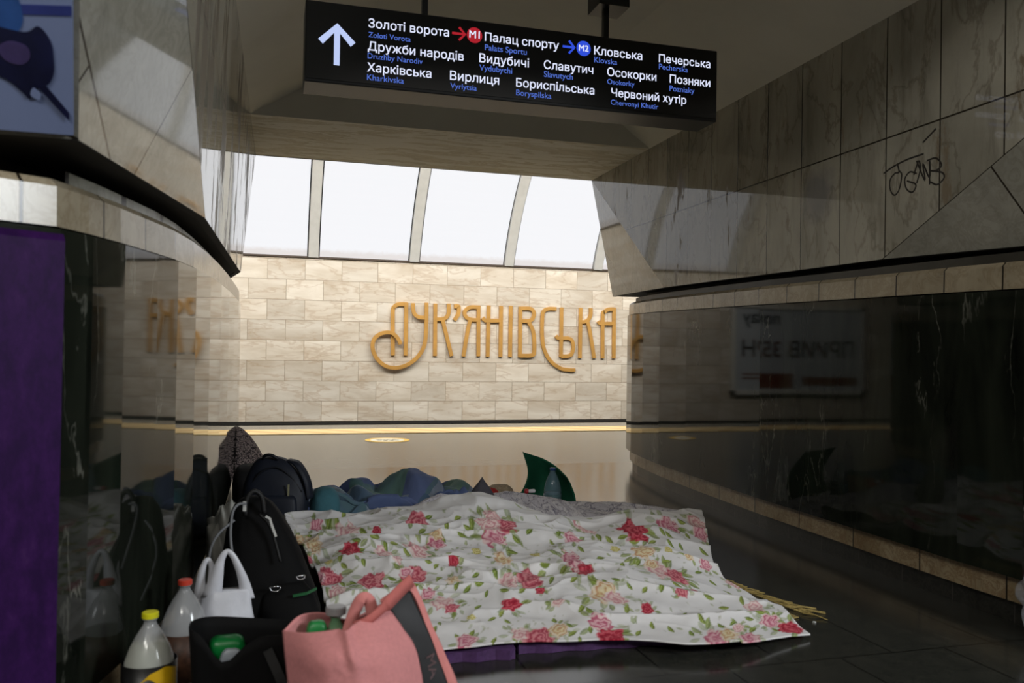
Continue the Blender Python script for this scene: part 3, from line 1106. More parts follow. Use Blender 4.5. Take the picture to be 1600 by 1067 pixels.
def wall_x(y, z):
    # main face of the right cladding between its lower and upper edge
    return 2.72 + .0177 * (y - 1.0)


b = MB()
for s in GRAF:
    pts = catmull([(wall_x(y, z) - .004, y, z) for y, z in s], 6)
    strip(b, [tuple(p) for p in pts], .0075, (1, 0, 0), .003)
tag(b.build('graffiti_tag', plain('graffiti_marker', srgb(34, 28, 22), .6)), 'brown scrawled graffiti tag on the right marble wall', 'graffiti')


# ================================================================== bedding and bags
SHEET = [[[0.222, 2.664, 0.048], [0.345, 2.674, 0.05], [0.55, 2.678, 0.052], [0.85, 2.674, 0.052], [1.171, 2.625, 0.045], [1.438, 2.526, 0.048], [1.869, 2.608, 0.018]], [[0.214, 2.986, 0.09], [0.383, 2.987, 0.1], [0.608, 2.974, 0.1], [0.941, 2.969, 0.095], [1.265, 2.898, 0.09], [1.571, 2.831, 0.06], [1.913, 2.91, 0.03]], [[0.203, 3.347, 0.11], [0.4, 3.338, 0.15], [0.673, 3.304, 0.13], [1.03, 3.299, 0.11], [1.354, 3.202, 0.12], [1.64, 3.172, 0.1], [1.905, 3.208, 0.05]], [[0.162, 3.707, 0.13], [0.413, 3.688, 0.17], [0.711, 3.635, 0.14], [1.087, 3.629, 0.12], [1.436, 3.507, 0.14], [1.751, 3.513, 0.12], [1.94, 3.409, 0.07]], [[0.117, 4.106, 0.13], [0.425, 4.075, 0.15], [0.75, 4.0, 0.16], [1.129, 3.994, 0.17], [1.506, 3.843, 0.13], [1.866, 3.889, 0.15], [2.096, 3.743, 0.1]], [[0.086, 4.561, 0.13], [0.47, 4.518, 0.14], [0.792, 4.418, 0.19], [1.102, 4.411, 0.235], [1.529, 4.228, 0.12], [1.994, 4.32, 0.14], [2.328, 4.23, 0.13]], [[0.086, 4.596, 0.03], [0.47, 4.553, 0.03], [0.792, 4.453, 0.03], [1.102, 4.446, 0.03], [1.529, 4.263, 0.03], [1.994, 4.355, 0.03], [2.328, 4.265, 0.03]]]
GREY = [[[0.787, 4.62, 0.016], [0.975, 4.64, 0.016], [1.177, 4.87, 0.016], [1.388, 4.8, 0.016], [1.592, 4.55, 0.016], [1.78, 4.48, 0.016], [2.112, 4.5, 0.016], [2.456, 4.5, 0.016]], [[0.787, 4.728, 0.092], [0.975, 4.748, 0.14], [1.177, 4.918, 0.099], [1.388, 4.872, 0.126], [1.592, 4.7, 0.112], [1.78, 4.648, 0.088], [2.112, 4.656, 0.073], [2.456, 4.656, 0.034]], [[0.787, 4.8, 0.115], [0.975, 4.82, 0.175], [1.177, 4.95, 0.124], [1.388, 4.92, 0.157], [1.592, 4.8, 0.14], [1.78, 4.76, 0.11], [2.112, 4.76, 0.091], [2.456, 4.76, 0.043]], [[0.787, 4.87, 0.083], [0.975, 4.89, 0.126], [1.177, 5.02, 0.089], [1.388, 4.99, 0.113], [1.592, 4.87, 0.101], [1.78, 4.83, 0.079], [2.112, 4.83, 0.066], [2.456, 4.83, 0.031]], [[0.787, 4.91, 0.016], [0.975, 4.93, 0.016], [1.177, 5.06, 0.016], [1.388, 5.03, 0.016], [1.592, 4.91, 0.016], [1.78, 4.87, 0.016], [2.112, 4.87, 0.016], [2.456, 4.87, 0.016]]]
DUVET = [[[0.219, 5.1, 0.02], [0.382, 5.1, 0.02], [0.532, 5.1, 0.02], [0.685, 5.1, 0.02], [0.841, 5.1, 0.02], [0.984, 5.1, 0.02], [1.08, 5.1, 0.02], [1.181, 5.1, 0.02], [1.264, 5.1, 0.02]], [[0.219, 5.11, 0.084], [0.382, 5.11, 0.097], [0.532, 5.11, 0.109], [0.685, 5.11, 0.095], [0.841, 5.11, 0.108], [0.984, 5.11, 0.094], [1.08, 5.11, 0.086], [1.181, 5.11, 0.09], [1.264, 5.11, 0.059]], [[0.219, 5.14, 0.12], [0.382, 5.14, 0.138], [0.532, 5.14, 0.156], [0.685, 5.14, 0.136], [0.841, 5.14, 0.154], [0.984, 5.14, 0.134], [1.08, 5.14, 0.123], [1.181, 5.14, 0.128], [1.264, 5.14, 0.085]], [[0.238, 5.42, 0.136], [0.401, 5.42, 0.163], [0.56, 5.42, 0.174], [0.721, 5.42, 0.199], [0.885, 5.42, 0.215], [1.035, 5.42, 0.194], [1.138, 5.42, 0.15], [1.244, 5.42, 0.151], [1.332, 5.42, 0.078]], [[0.238, 5.66, 0.095], [0.401, 5.66, 0.114], [0.56, 5.66, 0.122], [0.721, 5.66, 0.139], [0.885, 5.66, 0.15], [1.035, 5.66, 0.136], [1.138, 5.66, 0.105], [1.244, 5.66, 0.106], [1.332, 5.66, 0.055]], [[0.238, 5.78, 0.02], [0.401, 5.78, 0.02], [0.56, 5.78, 0.02], [0.721, 5.78, 0.02], [0.885, 5.78, 0.02], [1.035, 5.78, 0.02], [1.138, 5.78, 0.02], [1.244, 5.78, 0.02], [1.332, 5.78, 0.02]]]
MAT = [[[1.588, 5.35, 0.064], [1.73, 5.42, -0.003], [1.847, 5.35, -0.012], [1.913, 5.15, 0.029]], [[1.642, 5.33, 0.167], [1.773, 5.42, 0.12], [1.867, 5.36, 0.105], [1.913, 5.14, 0.097]], [[1.649, 5.3, 0.263], [1.775, 5.4, 0.217], [1.854, 5.34, 0.193], [1.881, 5.14, 0.184]], [[1.597, 5.25, 0.391], [1.732, 5.33, 0.341], [1.815, 5.27, 0.292], [1.835, 5.1, 0.244]]]
PINK_FRONT = [[[0.043, 1.98, 0.368], [0.093, 1.93, 0.374], [0.147, 1.91, 0.382], [0.186, 1.91, 0.389], [0.227, 1.93, 0.403], [0.27, 1.97, 0.413]], [[0.048, 1.97, 0.32], [0.099, 1.89, 0.338], [0.151, 1.86, 0.344], [0.198, 1.86, 0.348], [0.252, 1.89, 0.356], [0.308, 1.95, 0.361]], [[0.055, 1.97, 0.263], [0.106, 1.88, 0.286], [0.158, 1.85, 0.29], [0.219, 1.85, 0.292], [0.283, 1.88, 0.295], [0.341, 1.94, 0.303]], [[0.065, 1.97, 0.18], [0.117, 1.88, 0.18], [0.173, 1.85, 0.18], [0.235, 1.85, 0.18], [0.302, 1.88, 0.18], [0.357, 1.93, 0.18]], [[0.065, 1.97, 0.004], [0.117, 1.88, 0.004], [0.173, 1.85, 0.004], [0.235, 1.85, 0.004], [0.302, 1.88, 0.004], [0.357, 1.93, 0.004]]]
PINK_BLACK = [[[0.27, 1.97, 0.413], [0.328, 1.99, 0.437]], [[0.308, 1.95, 0.361], [0.37, 1.98, 0.347]], [[0.341, 1.94, 0.303], [0.392, 1.97, 0.289]], [[0.357, 1.93, 0.18], [0.426, 1.96, 0.18]], [[0.357, 1.93, 0.004], [0.426, 1.96, 0.004]]]
PINK_EDGE = [[[0.27, 1.97, 0.413], [0.263, 1.985, 0.422], [0.334, 2.0, 0.462]], [[0.328, 1.99, 0.437], [0.334, 1.997, 0.446], [0.338, 2.0, 0.455]], [[0.37, 1.98, 0.347], [0.382, 1.985, 0.348], [0.385, 2.0, 0.343]], [[0.392, 1.97, 0.289], [0.409, 1.975, 0.289], [0.414, 2.0, 0.28]], [[0.426, 1.96, 0.18], [0.445, 1.965, 0.18], [0.453, 2.0, 0.18]], [[0.426, 1.96, 0.004], [0.445, 1.965, 0.004], [0.453, 2.0, 0.004]]]
PINK_BACK = [[[0.043, 1.98, 0.368], [0.08, 2.03, 0.384], [0.135, 2.07, 0.375], [0.198, 2.08, 0.353], [0.279, 2.06, 0.394], [0.338, 2.0, 0.458]], [[0.05, 1.975, 0.3], [0.099, 2.05, 0.3], [0.162, 2.1, 0.3], [0.224, 2.11, 0.3], [0.315, 2.08, 0.3], [0.389, 2.0, 0.3]], [[0.068, 1.97, 0.004], [0.12, 2.06, 0.004], [0.183, 2.11, 0.004], [0.262, 2.12, 0.004], [0.353, 2.09, 0.004], [0.456, 2.0, 0.004]]]

# ---- the floral sheet: drape
SNU, SNV = 500, 520


def sheet_surface(nu=SNU, nv=SNV):
    U, V = np.meshgrid(np.linspace(0, 1, nu), np.linspace(0, 1, nv))
    P = bicubic(SHEET, U, V)
    x, y = P[..., 0], P[..., 1]
    wx = x + 0.10 * (fbm(x * 3, y * 3, 5) - .5)
    wy = y + 0.16 * (fbm(x * 3 + 9, y * 3, 6) - .5)
    # soft folds running mostly across the bed, sharper creases on the left half
    r1 = 1 - np.abs(2 * fbm(wx * 2.2 + wy * .8, wy * 4.6, 11, 2) - 1)
    r2 = 1 - np.abs(2 * fbm(wx * 4.5 - wy * 2.5, wy * 6.5 + wx * 2, 23, 2) - 1)
    r3 = 1 - np.abs(2 * fbm(wx * 11, wy * 7 + 3, 31, 2) - 1)
    edge = np.clip(V / .12, 0, 1) * np.clip((1 - V) / .05, .3, 1)
    leftw = np.clip(1.2 - U, .35, 1)
    P[..., 2] += edge * (0.040 * (r1 ** 2.2 - .5) + 0.024 * leftw * (r2 ** 2.4 - .45) + 0.006 * leftw * (r3 ** 2 - .5))
    P[..., 2] += (fbm(x * 26, y * 26, 41, 2) - .5) * .002
    # slack front hem
    hem = np.exp(-V / .03)
    P[..., 1] += hem * .035 * (fbm(U * 9, V * 0 + 2, 51, 3) - .5)
    P[..., 2] = np.maximum(P[..., 2], np.where(x < 1.56 + .12 * (y - 2.65), .050, .018) * np.clip((1 - V) / .03, .3, 1))
    return U, V, P
ROSES = [(0.3106, 0.7091, 0.0212, 0.0302, 'd'),(0.2084, 0.6281, 0.0093, 0.0189, 'r'),(0.1202, 0.4432, 0.0239, 0.0324, 'r'),(0.491, 0.6474, 0.0215, 0.052, 'd'),(0.7695, 0.6262, 0.0285, 0.0893, 'r'),(0.3607, 0.395, 0.009, 0.0386, 'r'),(0.6052, 0.3276, 0.0191, 0.0469, 'r'),(0.5932, 0.4046, 0.0164, 0.0725, 'p'),(0.501, 0.2813, 0.0211, 0.0481, 'd'),(0.4589, 0.2601, 0.0166, 0.029, 'l'),(0.517, 0.2081, 0.0085, 0.0132, 'r'),(0.4629, 0.1407, 0.0161, 0.0169, 'r'),(0.7154, 0.1387, 0.0112, 0.0216, 'r'),(0.6212, 0.0597, 0.0205, 0.0249, 'p'),(0.6393, 0.0096, 0.0216, 0.0314, 'r'),(0.7916, 0.3642, 0.0312, 0.0568, 'l'),(0.8257, 0.3372, 0.0248, 0.0476, 'd'),(0.8016, 0.2216, 0.0114, 0.0136, 'd'),(0.8377, 0.2447, 0.0095, 0.0117, 'd'),(0.98, 0.0385, 0.0186, 0.0291, 'r'),(0.9539, 0.079, 0.0174, 0.0215, 'p'),(0.8377, 0.0212, 0.0205, 0.036, 'p'),(0.8637, 0.0347, 0.0159, 0.0301, 'c'),(0.8958, 0.0116, 0.0145, 0.0262, 'p'),(0.9439, 0.1464, 0.0188, 0.0252, 'l'),(0.5491, 0.1368, 0.0105, 0.0135, 'l'),(0.2705, 0.3064, 0.0237, 0.0296, 'd'),(0.1603, 0.289, 0.0311, 0.0362, 'd'),(0.0341, 0.3333, 0.0389, 0.0319, 'd'),(0.0, 0.3391, 0.0207, 0.0182, 'p'),(0.1383, 0.6532, 0.0254, 0.0644, 'l'),(0.0661, 0.7206, 0.0151, 0.0456, 'p'),(0.3387, 0.5568, 0.0178, 0.027, 'p'),(0.2946, 0.5087, 0.0232, 0.0464, 'l'),(0.2084, 0.4432, 0.0192, 0.0267, 'l'),(0.4589, 0.4258, 0.0161, 0.0718, 'c'),(0.7615, 0.4701, 0.0256, 0.0382, 'c'),(0.6192, 0.5934, 0.0154, 0.0435, 'p'),(0.481, 0.7033, 0.0142, 0.0219, 'l'),(0.4589, 0.5819, 0.0234, 0.0339, 'p'),(0.8838, 0.684, 0.0247, 0.0335, 'p'),(0.9719, 0.7341, 0.0219, 0.0233, 'l'),(0.978, 0.684, 0.0208, 0.0241, 'p'),(0.9539, 0.4374, 0.0183, 0.0224, 'p'),(0.6413, 0.2004, 0.0271, 0.0364, 'c'),(0.6573, 0.1811, 0.0197, 0.0292, 'l'),(0.3327, 0.1715, 0.0233, 0.0258, 'l'),(0.3547, 0.1464, 0.0128, 0.0155, 'd'),(0.3808, 0.0193, 0.0183, 0.021, 'p'),(0.481, 0.027, 0.0161, 0.0222, 'l'),(0.513, 0.0135, 0.0224, 0.032, 'd'),(0.5491, 0.0366, 0.0144, 0.0212, 'c'),(0.0301, 0.5356, 0.0245, 0.062, 'c'),(0.0, 0.4566, 0.0111, 0.0113, 'd'),(0.2545, 0.3198, 0.0151, 0.0144, 'p'),(0.4609, 0.6416, 0.0175, 0.0382, 'l'),(0.3547, 0.2736, 0.0115, 0.0251, 'c'),(0.4509, 0.6628, 0.0137, 0.0242, 'l'),(0.0, 0.9499, 0.0124, 0.0311, 'l'),(1.0, 0.3179, 0.0188, 0.0309, 'l'),(0.0441, 0.2601, 0.0265, 0.0295, 'l'),(0.3026, 0.2119, 0.0148, 0.0172, 'p'),(0.6733, 0.7052, 0.0127, 0.0499, 'l'),(0.6974, 0.4933, 0.0091, 0.0169, 'y'),(0.4168, 0.5106, 0.0076, 0.0219, 'y'),(0.0441, 0.4008, 0.0121, 0.0173, 'y'),(0.5291, 0.4701, 0.0076, 0.0265, 'y'),(0.8377, 0.4701, 0.0118, 0.0114, 'y'),(0.3908, 0.0983, 0.0071, 0.0085, 'y'),(0.7756, 0.4066, 0.0173, 0.0207, 'c'),(0.3427, 0.5954, 0.0124, 0.0213, 'c'),(0.8978, 0.4509, 0.0133, 0.0144, 'c'),(0.0, 0.578, 0.0168, 0.05, 'c'),(0.8858, 0.0674, 0.0111, 0.0142, 'l'),(0.2365, 0.3757, 0.0108, 0.0237, 'l')]
LEAVES = [(0.0962, 0.7168, 0.0111, 0.0446, 0.74), (0.1162, 0.7091, 0.0145, 0.0388, 1.83), (0.1323, 0.7958, 0.0108, 0.0459, 1.36), (0.3146, 0.6262, 0.012, 0.0356, 0.5), (0.3206, 0.5954, 0.013, 0.0233, 0.36), (0.3387, 0.5684, 0.0112, 0.0178, 1.62), (0.3567, 0.5819, 0.0112, 0.0191, 1.84), (0.489, 0.5087, 0.0119, 0.0282, 3.0), (0.2866, 0.3295, 0.0113, 0.014, 2.04), (0.3267, 0.2832, 0.0123, 0.0312, 0.92), (0.3066, 0.3661, 0.0098, 0.0221, 3.06), (0.3226, 0.3545, 0.0108, 0.0161, 0.99), (0.4349, 0.2967, 0.0115, 0.0231, 1.84), (0.4609, 0.3179, 0.0102, 0.0195, 2.43), (0.5872, 0.4759, 0.0089, 0.0229, 2.22), (0.7996, 0.5299, 0.015, 0.0257, 0.29), (0.7535, 0.5453, 0.0154, 0.0241, 2.92), (0.8457, 0.5992, 0.0148, 0.0266, 1.98), (0.8637, 0.5857, 0.0159, 0.0267, 2.33), (0.9038, 0.6609, 0.0179, 0.0287, 0.69), (0.6433, 0.2389, 0.012, 0.0169, 2.07), (0.6232, 0.2351, 0.0112, 0.0156, 2.58), (0.6032, 0.1002, 0.0095, 0.0173, 2.38), (0.5351, 0.3584, 0.0121, 0.0267, 0.32), (0.6754, 0.131, 0.0117, 0.0295, 1.24), (0.4289, 0.0906, 0.0097, 0.0146, 0.46), (0.4028, 0.1349, 0.0106, 0.0173, 0.92), (0.3828, 0.2177, 0.0116, 0.0208, 0.86), (0.3627, 0.2331, 0.0109, 0.0186, 1.25), (0.5912, 0.1118, 0.0102, 0.0186, 0.62), (0.5671, 0.052, 0.0084, 0.0136, 2.35), (0.5411, 0.0829, 0.0106, 0.0162, 1.78), (0.5711, 0.0231, 0.0108, 0.016, 0.65), (0.8617, 0.6821, 0.0179, 0.0308, 0.53), (0.9639, 0.7495, 0.0179, 0.025, 1.96), (0.9719, 0.7341, 0.0161, 0.0193, 3.05), (0.9739, 0.5588, 0.02, 0.0249, 2.48), (0.7876, 0.1272, 0.0091, 0.016, 1.16), (0.8778, 0.0848, 0.0092, 0.0119, 0.61), (0.9138, 0.0944, 0.0103, 0.0151, 2.7), (0.7415, 0.4123, 0.0121, 0.0184, 0.93), (0.7695, 0.422, 0.0146, 0.0183, 2.67), (0.505, 0.5723, 0.0129, 0.0178, 2.22), (0.4449, 0.5934, 0.0099, 0.0157, 1.71), (0.4729, 0.5723, 0.0119, 0.0188, 0.16), (0.0822, 0.3969, 0.0183, 0.0215, 1.16), (0.0882, 0.3661, 0.0182, 0.0138, 2.1), (0.1483, 0.3661, 0.0164, 0.0156, 1.64), (0.1503, 0.4451, 0.0151, 0.0213, 0.62), (0.2385, 0.4971, 0.0132, 0.0226, 0.39), (0.2164, 0.474, 0.0134, 0.0189, 1.68), (0.3166, 0.0636, 0.0134, 0.0157, 1.24), (0.3287, 0.0867, 0.0098, 0.0121, 1.66), (0.4569, 0.0809, 0.0087, 0.013, 2.33), (0.4449, 0.1098, 0.0093, 0.0135, 1.19), (0.3928, 0.0443, 0.0116, 0.0148, 1.23), (0.0361, 0.6069, 0.0134, 0.0507, 1.09), (0.004, 0.5318, 0.0147, 0.0373, 0.29), (0.1423, 0.4855, 0.0149, 0.023, 2.89), (0.2665, 0.4721, 0.013, 0.0232, 2.34), (0.3988, 0.6031, 0.013, 0.019, 2.64), (0.4148, 0.6378, 0.0124, 0.0188, 2.55), (0.5351, 0.6031, 0.012, 0.0192, 0.8), (0.5952, 0.6204, 0.0106, 0.0226, 1.08), (0.5752, 0.5703, 0.0097, 0.0205, 1.79), (0.6212, 0.4913, 0.0103, 0.0251, 1.94), (0.6553, 0.4316, 0.0121, 0.0242, 0.33), (0.6994, 0.3892, 0.0126, 0.0311, 1.22), (0.8196, 0.4239, 0.017, 0.0177, 0.28), (0.8898, 0.5299, 0.0164, 0.0202, 1.61), (0.8517, 0.5202, 0.0167, 0.0262, 2.09), (0.5832, 0.2486, 0.0098, 0.0181, 0.62), (0.5691, 0.3372, 0.0122, 0.0343, 0.77), (0.5411, 0.2524, 0.0091, 0.0273, 0.88), (0.483, 0.1965, 0.0095, 0.0221, 0.71), (0.4048, 0.2293, 0.0101, 0.0193, 2.94), (0.4188, 0.1927, 0.0085, 0.0139, 1.3), (0.4509, 0.1888, 0.0104, 0.0213, 2.78), (0.2665, 0.2254, 0.0159, 0.0189, 0.45), (0.2184, 0.2967, 0.014, 0.0166, 2.77), (0.1984, 0.2582, 0.0123, 0.0158, 1.85), (0.1062, 0.2948, 0.0159, 0.0191, 2.41), (0.0701, 0.2987, 0.0218, 0.0248, 1.69), (0.3988, 0.2909, 0.0084, 0.0159, 0.2), (0.6653, 0.2505, 0.0108, 0.015, 2.66), (0.6914, 0.2293, 0.0101, 0.0133, 2.1), (0.7214, 0.2235, 0.0109, 0.0151, 0.83), (0.7595, 0.2331, 0.0127, 0.0178, 0.97), (0.8056, 0.2697, 0.0127, 0.0239, 2.4), (0.8517, 0.3141, 0.0154, 0.0257, 2.46), (0.9118, 0.3834, 0.0186, 0.0231, 0.5), (0.8577, 0.2062, 0.0129, 0.0188, 2.74), (0.8758, 0.1599, 0.0128, 0.0238, 3.03), (0.9279, 0.1811, 0.0116, 0.0192, 1.07), (0.8176, 0.1002, 0.0117, 0.0186, 2.15), (0.8537, 0.0771, 0.0107, 0.0153, 2.08), (0.7555, 0.0597, 0.0121, 0.0161, 2.15), (0.7194, 0.0655, 0.0109, 0.0155, 1.77), (0.6894, 0.0308, 0.0111, 0.0168, 1.02), (0.7956, 0.0482, 0.0111, 0.0171, 1.93), (0.6032, 0.0366, 0.0105, 0.0148, 1.51), (0.5832, 0.0039, 0.0078, 0.0109, 1.69), (0.4709, 0.0116, 0.0109, 0.0172, 2.01), (0.4329, 0.0096, 0.0104, 0.014, 1.23), (0.3647, 0.0385, 0.0101, 0.0128, 2.26), (0.1764, 0.6339, 0.0113, 0.0319, 2.72), (0.1924, 0.5241, 0.0155, 0.0565, 3.02), (0.4048, 0.7091, 0.0111, 0.0212, 0.36), (0.4248, 0.657, 0.0133, 0.0341, 1.26), (0.3707, 0.6513, 0.0108, 0.033, 1.2), (0.3367, 0.7245, 0.0138, 0.0215, 0.51), (0.6954, 0.578, 0.0129, 0.0354, 2.07), (0.7295, 0.5761, 0.015, 0.0272, 0.04), (0.6774, 0.6146, 0.0138, 0.0436, 1.36), (0.9359, 0.6551, 0.0163, 0.0217, 1.77), (0.9259, 0.7091, 0.0148, 0.0158, 2.78), (0.9319, 0.3198, 0.0159, 0.0212, 1.7), (0.9399, 0.2466, 0.0142, 0.0329, 1.93), (0.9419, 0.1118, 0.014, 0.0197, 2.77), (0.9499, 0.0405, 0.0091, 0.0168, 1.96), (0.9098, 0.052, 0.0119, 0.0195, 0.63), (0.8437, 0.0, 0.0089, 0.0182, 2.24), (0.9659, 0.0886, 0.0127, 0.0179, 1.42)]


def lin(r, g, b):
    return np.array(srgb(r, g, b)[:3])


PAL = {'r': (lin(186, 56, 74), lin(208, 96, 108), lin(144, 30, 50)), 'd': (lin(198, 100, 114), lin(222, 146, 152), lin(164, 58, 78)),
       'p': (lin(210, 140, 156), lin(228, 178, 186), lin(182, 86, 112)), 'l': (lin(222, 182, 182), lin(234, 208, 204), lin(200, 132, 140)),
       'c': (lin(216, 192, 144), lin(230, 214, 178), lin(196, 142, 112)), 'y': (lin(206, 196, 120), lin(224, 216, 160), lin(170, 150, 70))}


def paint_sheet(U, V):
    C = np.ones(U.shape + (3,)) * lin(226, 224, 224)
    rs = np.random.default_rng(12)
    wob = (fbm(U * 60, V * 45, 71, 3) - .5)
    wob2 = (fbm(U * 60 + 40, V * 45, 77, 3) - .5)

    def window(u, v, ru, rv, k=1.6):
        nv, nu = U.shape
        i0, i1 = int(max(0, (u - ru * k) * (nu - 1))), int(min(nu, (u + ru * k) * (nu - 1) + 2))
        j0, j1 = int(max(0, (v - rv * k) * (nv - 1))), int(min(nv, (v + rv * k) * (nv - 1) + 2))
        return (slice(j0, j1), slice(i0, i1)) if i1 > i0 and j1 > j0 else None

    def leaf(u, v, lu, lv, ang, fade=1.0):
        s = window(u, v, lu, lv, 1.3)
        if s is None:
            return
        dx, dy = (U[s] - u) / lu, (V[s] - v) / lv
        a, b = dx * math.cos(ang) + dy * math.sin(ang), -dx * math.sin(ang) + dy * math.cos(ang)
        wd = .46 * np.clip(1 - a * a, 0, 1)
        m = np.clip((wd - np.abs(b + .12 * a * a)) / .10, 0, 1) * (np.abs(a) < 1) * fade
        hue = rs.uniform(0, 1)
        base = lin(104, 128, 44) * (1 - hue) + lin(140, 152, 72) * hue
        col = base + (lin(176, 186, 120) - base) * np.exp(-(b / .07) ** 2)[..., None] * .7
        col = col * (.8 + .4 * (b > 0))[..., None]
        C[s] = C[s] * (1 - m[..., None]) + col * m[..., None]

    def stem(u, v, u2, v2, w_, fade=.7):
        s = (slice(None), slice(None))
        lo_u, hi_u, lo_v, hi_v = min(u, u2) - .01, max(u, u2) + .01, min(v, v2) - .02, max(v, v2) + .02
        s = window((lo_u + hi_u) / 2, (lo_v + hi_v) / 2, (hi_u - lo_u) / 2, (hi_v - lo_v) / 2, 1.0)
        if s is None:
            return
        ex, ey = (u2 - u) / .0172, (v2 - v) / .03
        L = math.hypot(ex, ey) + 1e-6
        px, py = (U[s] - u) / .0172, (V[s] - v) / .03
        t = np.clip((px * ex + py * ey) / L / L, 0, 1)
        d = np.hypot(px - t * ex, py - t * ey + .3 * np.sin(t * 3))
        m = np.clip(1 - d / w_, 0, 1) * fade
        C[s] = C[s] * (1 - m[..., None]) + lin(128, 134, 72) * m[..., None]

    for u, v, ru, rv, kd in ROSES:
        ru, rv = ru * 1.15, rv * 1.15
        if kd in 'rdplc':
            for q in range(8):
                a = rs.uniform(0, 2 * math.pi)
                k = rs.uniform(1.05, 1.8)
                leaf(u + math.cos(a) * ru * k, v + math.sin(a) * rv * k, max(ru * .55, .007), max(rv * .55, .012), a + rs.uniform(-.5, .5), rs.uniform(.35, .9))
        for q in range(2):
            a = rs.uniform(0, 2 * math.pi)
            stem(u, v, u + math.cos(a) * ru * 2.2, v + math.sin(a) * rv * 2.2, .16)
    for q in range(330):
        u, v = rs.uniform(0, 1), rs.uniform(.02, .95)
        leaf(u, v, rs.uniform(.004, .008), rs.uniform(.008, .015), rs.uniform(0, 3.1), rs.uniform(.25, .7))
    for q in range(150):
        u, v, a = rs.uniform(0, 1), rs.uniform(.02, .95), rs.uniform(0, 6.28)
        stem(u, v, u + .03 * math.cos(a), v + .05 * math.sin(a), .13, .5)
    for u, v, lu, lv, a in LEAVES:
        leaf(u, v, lu, lv, a, 1.0)
    for n, (u, v, ru, rv, kd) in enumerate(ROSES):
        ru, rv = ru * 1.18, rv * 1.18
        s = window(u, v, ru, rv)
        if s is None:
            continue
        base, light, dark = PAL[kd]
        dx, dy = (U[s] - u) / ru + wob[s] * .7, (V[s] - v) / rv + wob2[s] * .7
        th = np.arctan2(dy, dx)
        r = np.hypot(dx, dy) * (1 + .10 * np.sin(5 * th + n) + .07 * np.sin(9 * th + 2 * n))
        sp = np.sin((r * 2.1 + th / (2 * math.pi) * (1 if n % 2 else -1) + wob[s] * 2.2) * 2 * math.pi)
        col = base + (light - base) * np.clip(sp * 1.2, 0, 1)[..., None]
        col = col + (dark - col) * (np.clip((-sp - .45) * 2.4, 0, 1) * .8)[..., None]
        if kd in 'lpc':
            fl = np.clip((r - .45) * 1.6, 0, .75)[..., None]
            col = col + (lin(228, 214, 206) - col) * fl * (sp > -.3)[..., None]
        m = np.clip((1 - r) / .12, 0, 1)[..., None]
        C[s] = C[s] * (1 - m) + col * m
    return C


def sheet_mat():
    k = NT('floral_cotton')
    at = k.n('ShaderNodeVertexColor', layer_name='pattern')
    k.l(at.outputs[0], k.p.inputs['Base Color'])
    k.p.inputs['Roughness'].default_value = .85
    k.p.inputs['Specular IOR Level'].default_value = .2
    tc = k.n('ShaderNodeTexCoord').outputs['Object']
    k.bump(k.noise(tc, 260, 2), .12, .002)
    return k.m


U_, V_, P_ = sheet_surface()
o = grid_obj('floral_sheet', P_, sheet_mat(), col=paint_sheet(U_, V_), thick=.006)
tag(o, 'white bedsheet printed with red and pink roses, spread over the bedding', 'sheet')

# ---- purple foam mats under the sheet
m_mat = plain('purple_foam', srgb(74, 44, 90), .8, var=.25, scale=60, bump=.3)
for (pts, lab) in ((((.27, 2.695), (.793, 2.66), (.90, 4.32), (.27, 4.42)), 'purple foam sleeping mat under the sheet, nearest the pink bag'),
                   (((.815, 2.70), (1.49, 2.655), (1.72, 4.0), (.915, 4.2)), 'purple foam sleeping mat under the middle and right of the sheet')):
    b = MB()
    N = 24
    bot, top_ = [], []
    for e in range(4):
        p, q = Vector(pts[e]), Vector(pts[(e + 1) % 4])
        for s in range(N):
            r_ = p.lerp(q, s / N)
            j = .006 * math.sin(s * 1.3 + e)
            bot.append((r_.x, r_.y + j, .001))
            top_.append((r_.x, r_.y + j * 1.6, .034 + .003 * math.sin(s * .7 + e * 2)))
    n = len(bot)
    b.mesh(bot + top_, [tuple(range(n - 1, -1, -1)), tuple(range(n, 2 * n))] + [(i, (i + 1) % n, n + (i + 1) % n, n + i) for i in range(n)])
    tag(b.build('sleeping_mat', m_mat), lab, 'sleeping mat', 'purple foam sleeping mats')

# ---- grey scribble-patterned blanket behind the sheet
def grey_mat():
    k = NT('grey_print_cotton')
    uv = k.mapping(k.n('ShaderNodeUVMap').outputs[0], scale=(2.0, .6, 1))
    n = k.noise(uv, 6, 4, .6, 2.5)
    n2 = k.noise(uv, 22, 3, .6, 1.5)
    base = k.ramp(n, (.4, srgb(206, 202, 210)), (.6, srgb(226, 222, 226)))
    ln = k.ramp(n, (.47, G(0)), (.495, G(1)), (.52, G(0)))
    ln2 = k.ramp(n2, (.47, G(0)), (.5, G(.7)), (.53, G(0)))
    base = k.mix(ln, base, srgb(96, 92, 114))
    base = k.mix(ln2, base, srgb(150, 144, 158))
    k.l(base, k.p.inputs['Base Color'])
    k.p.inputs['Roughness'].default_value = .9
    return k.m


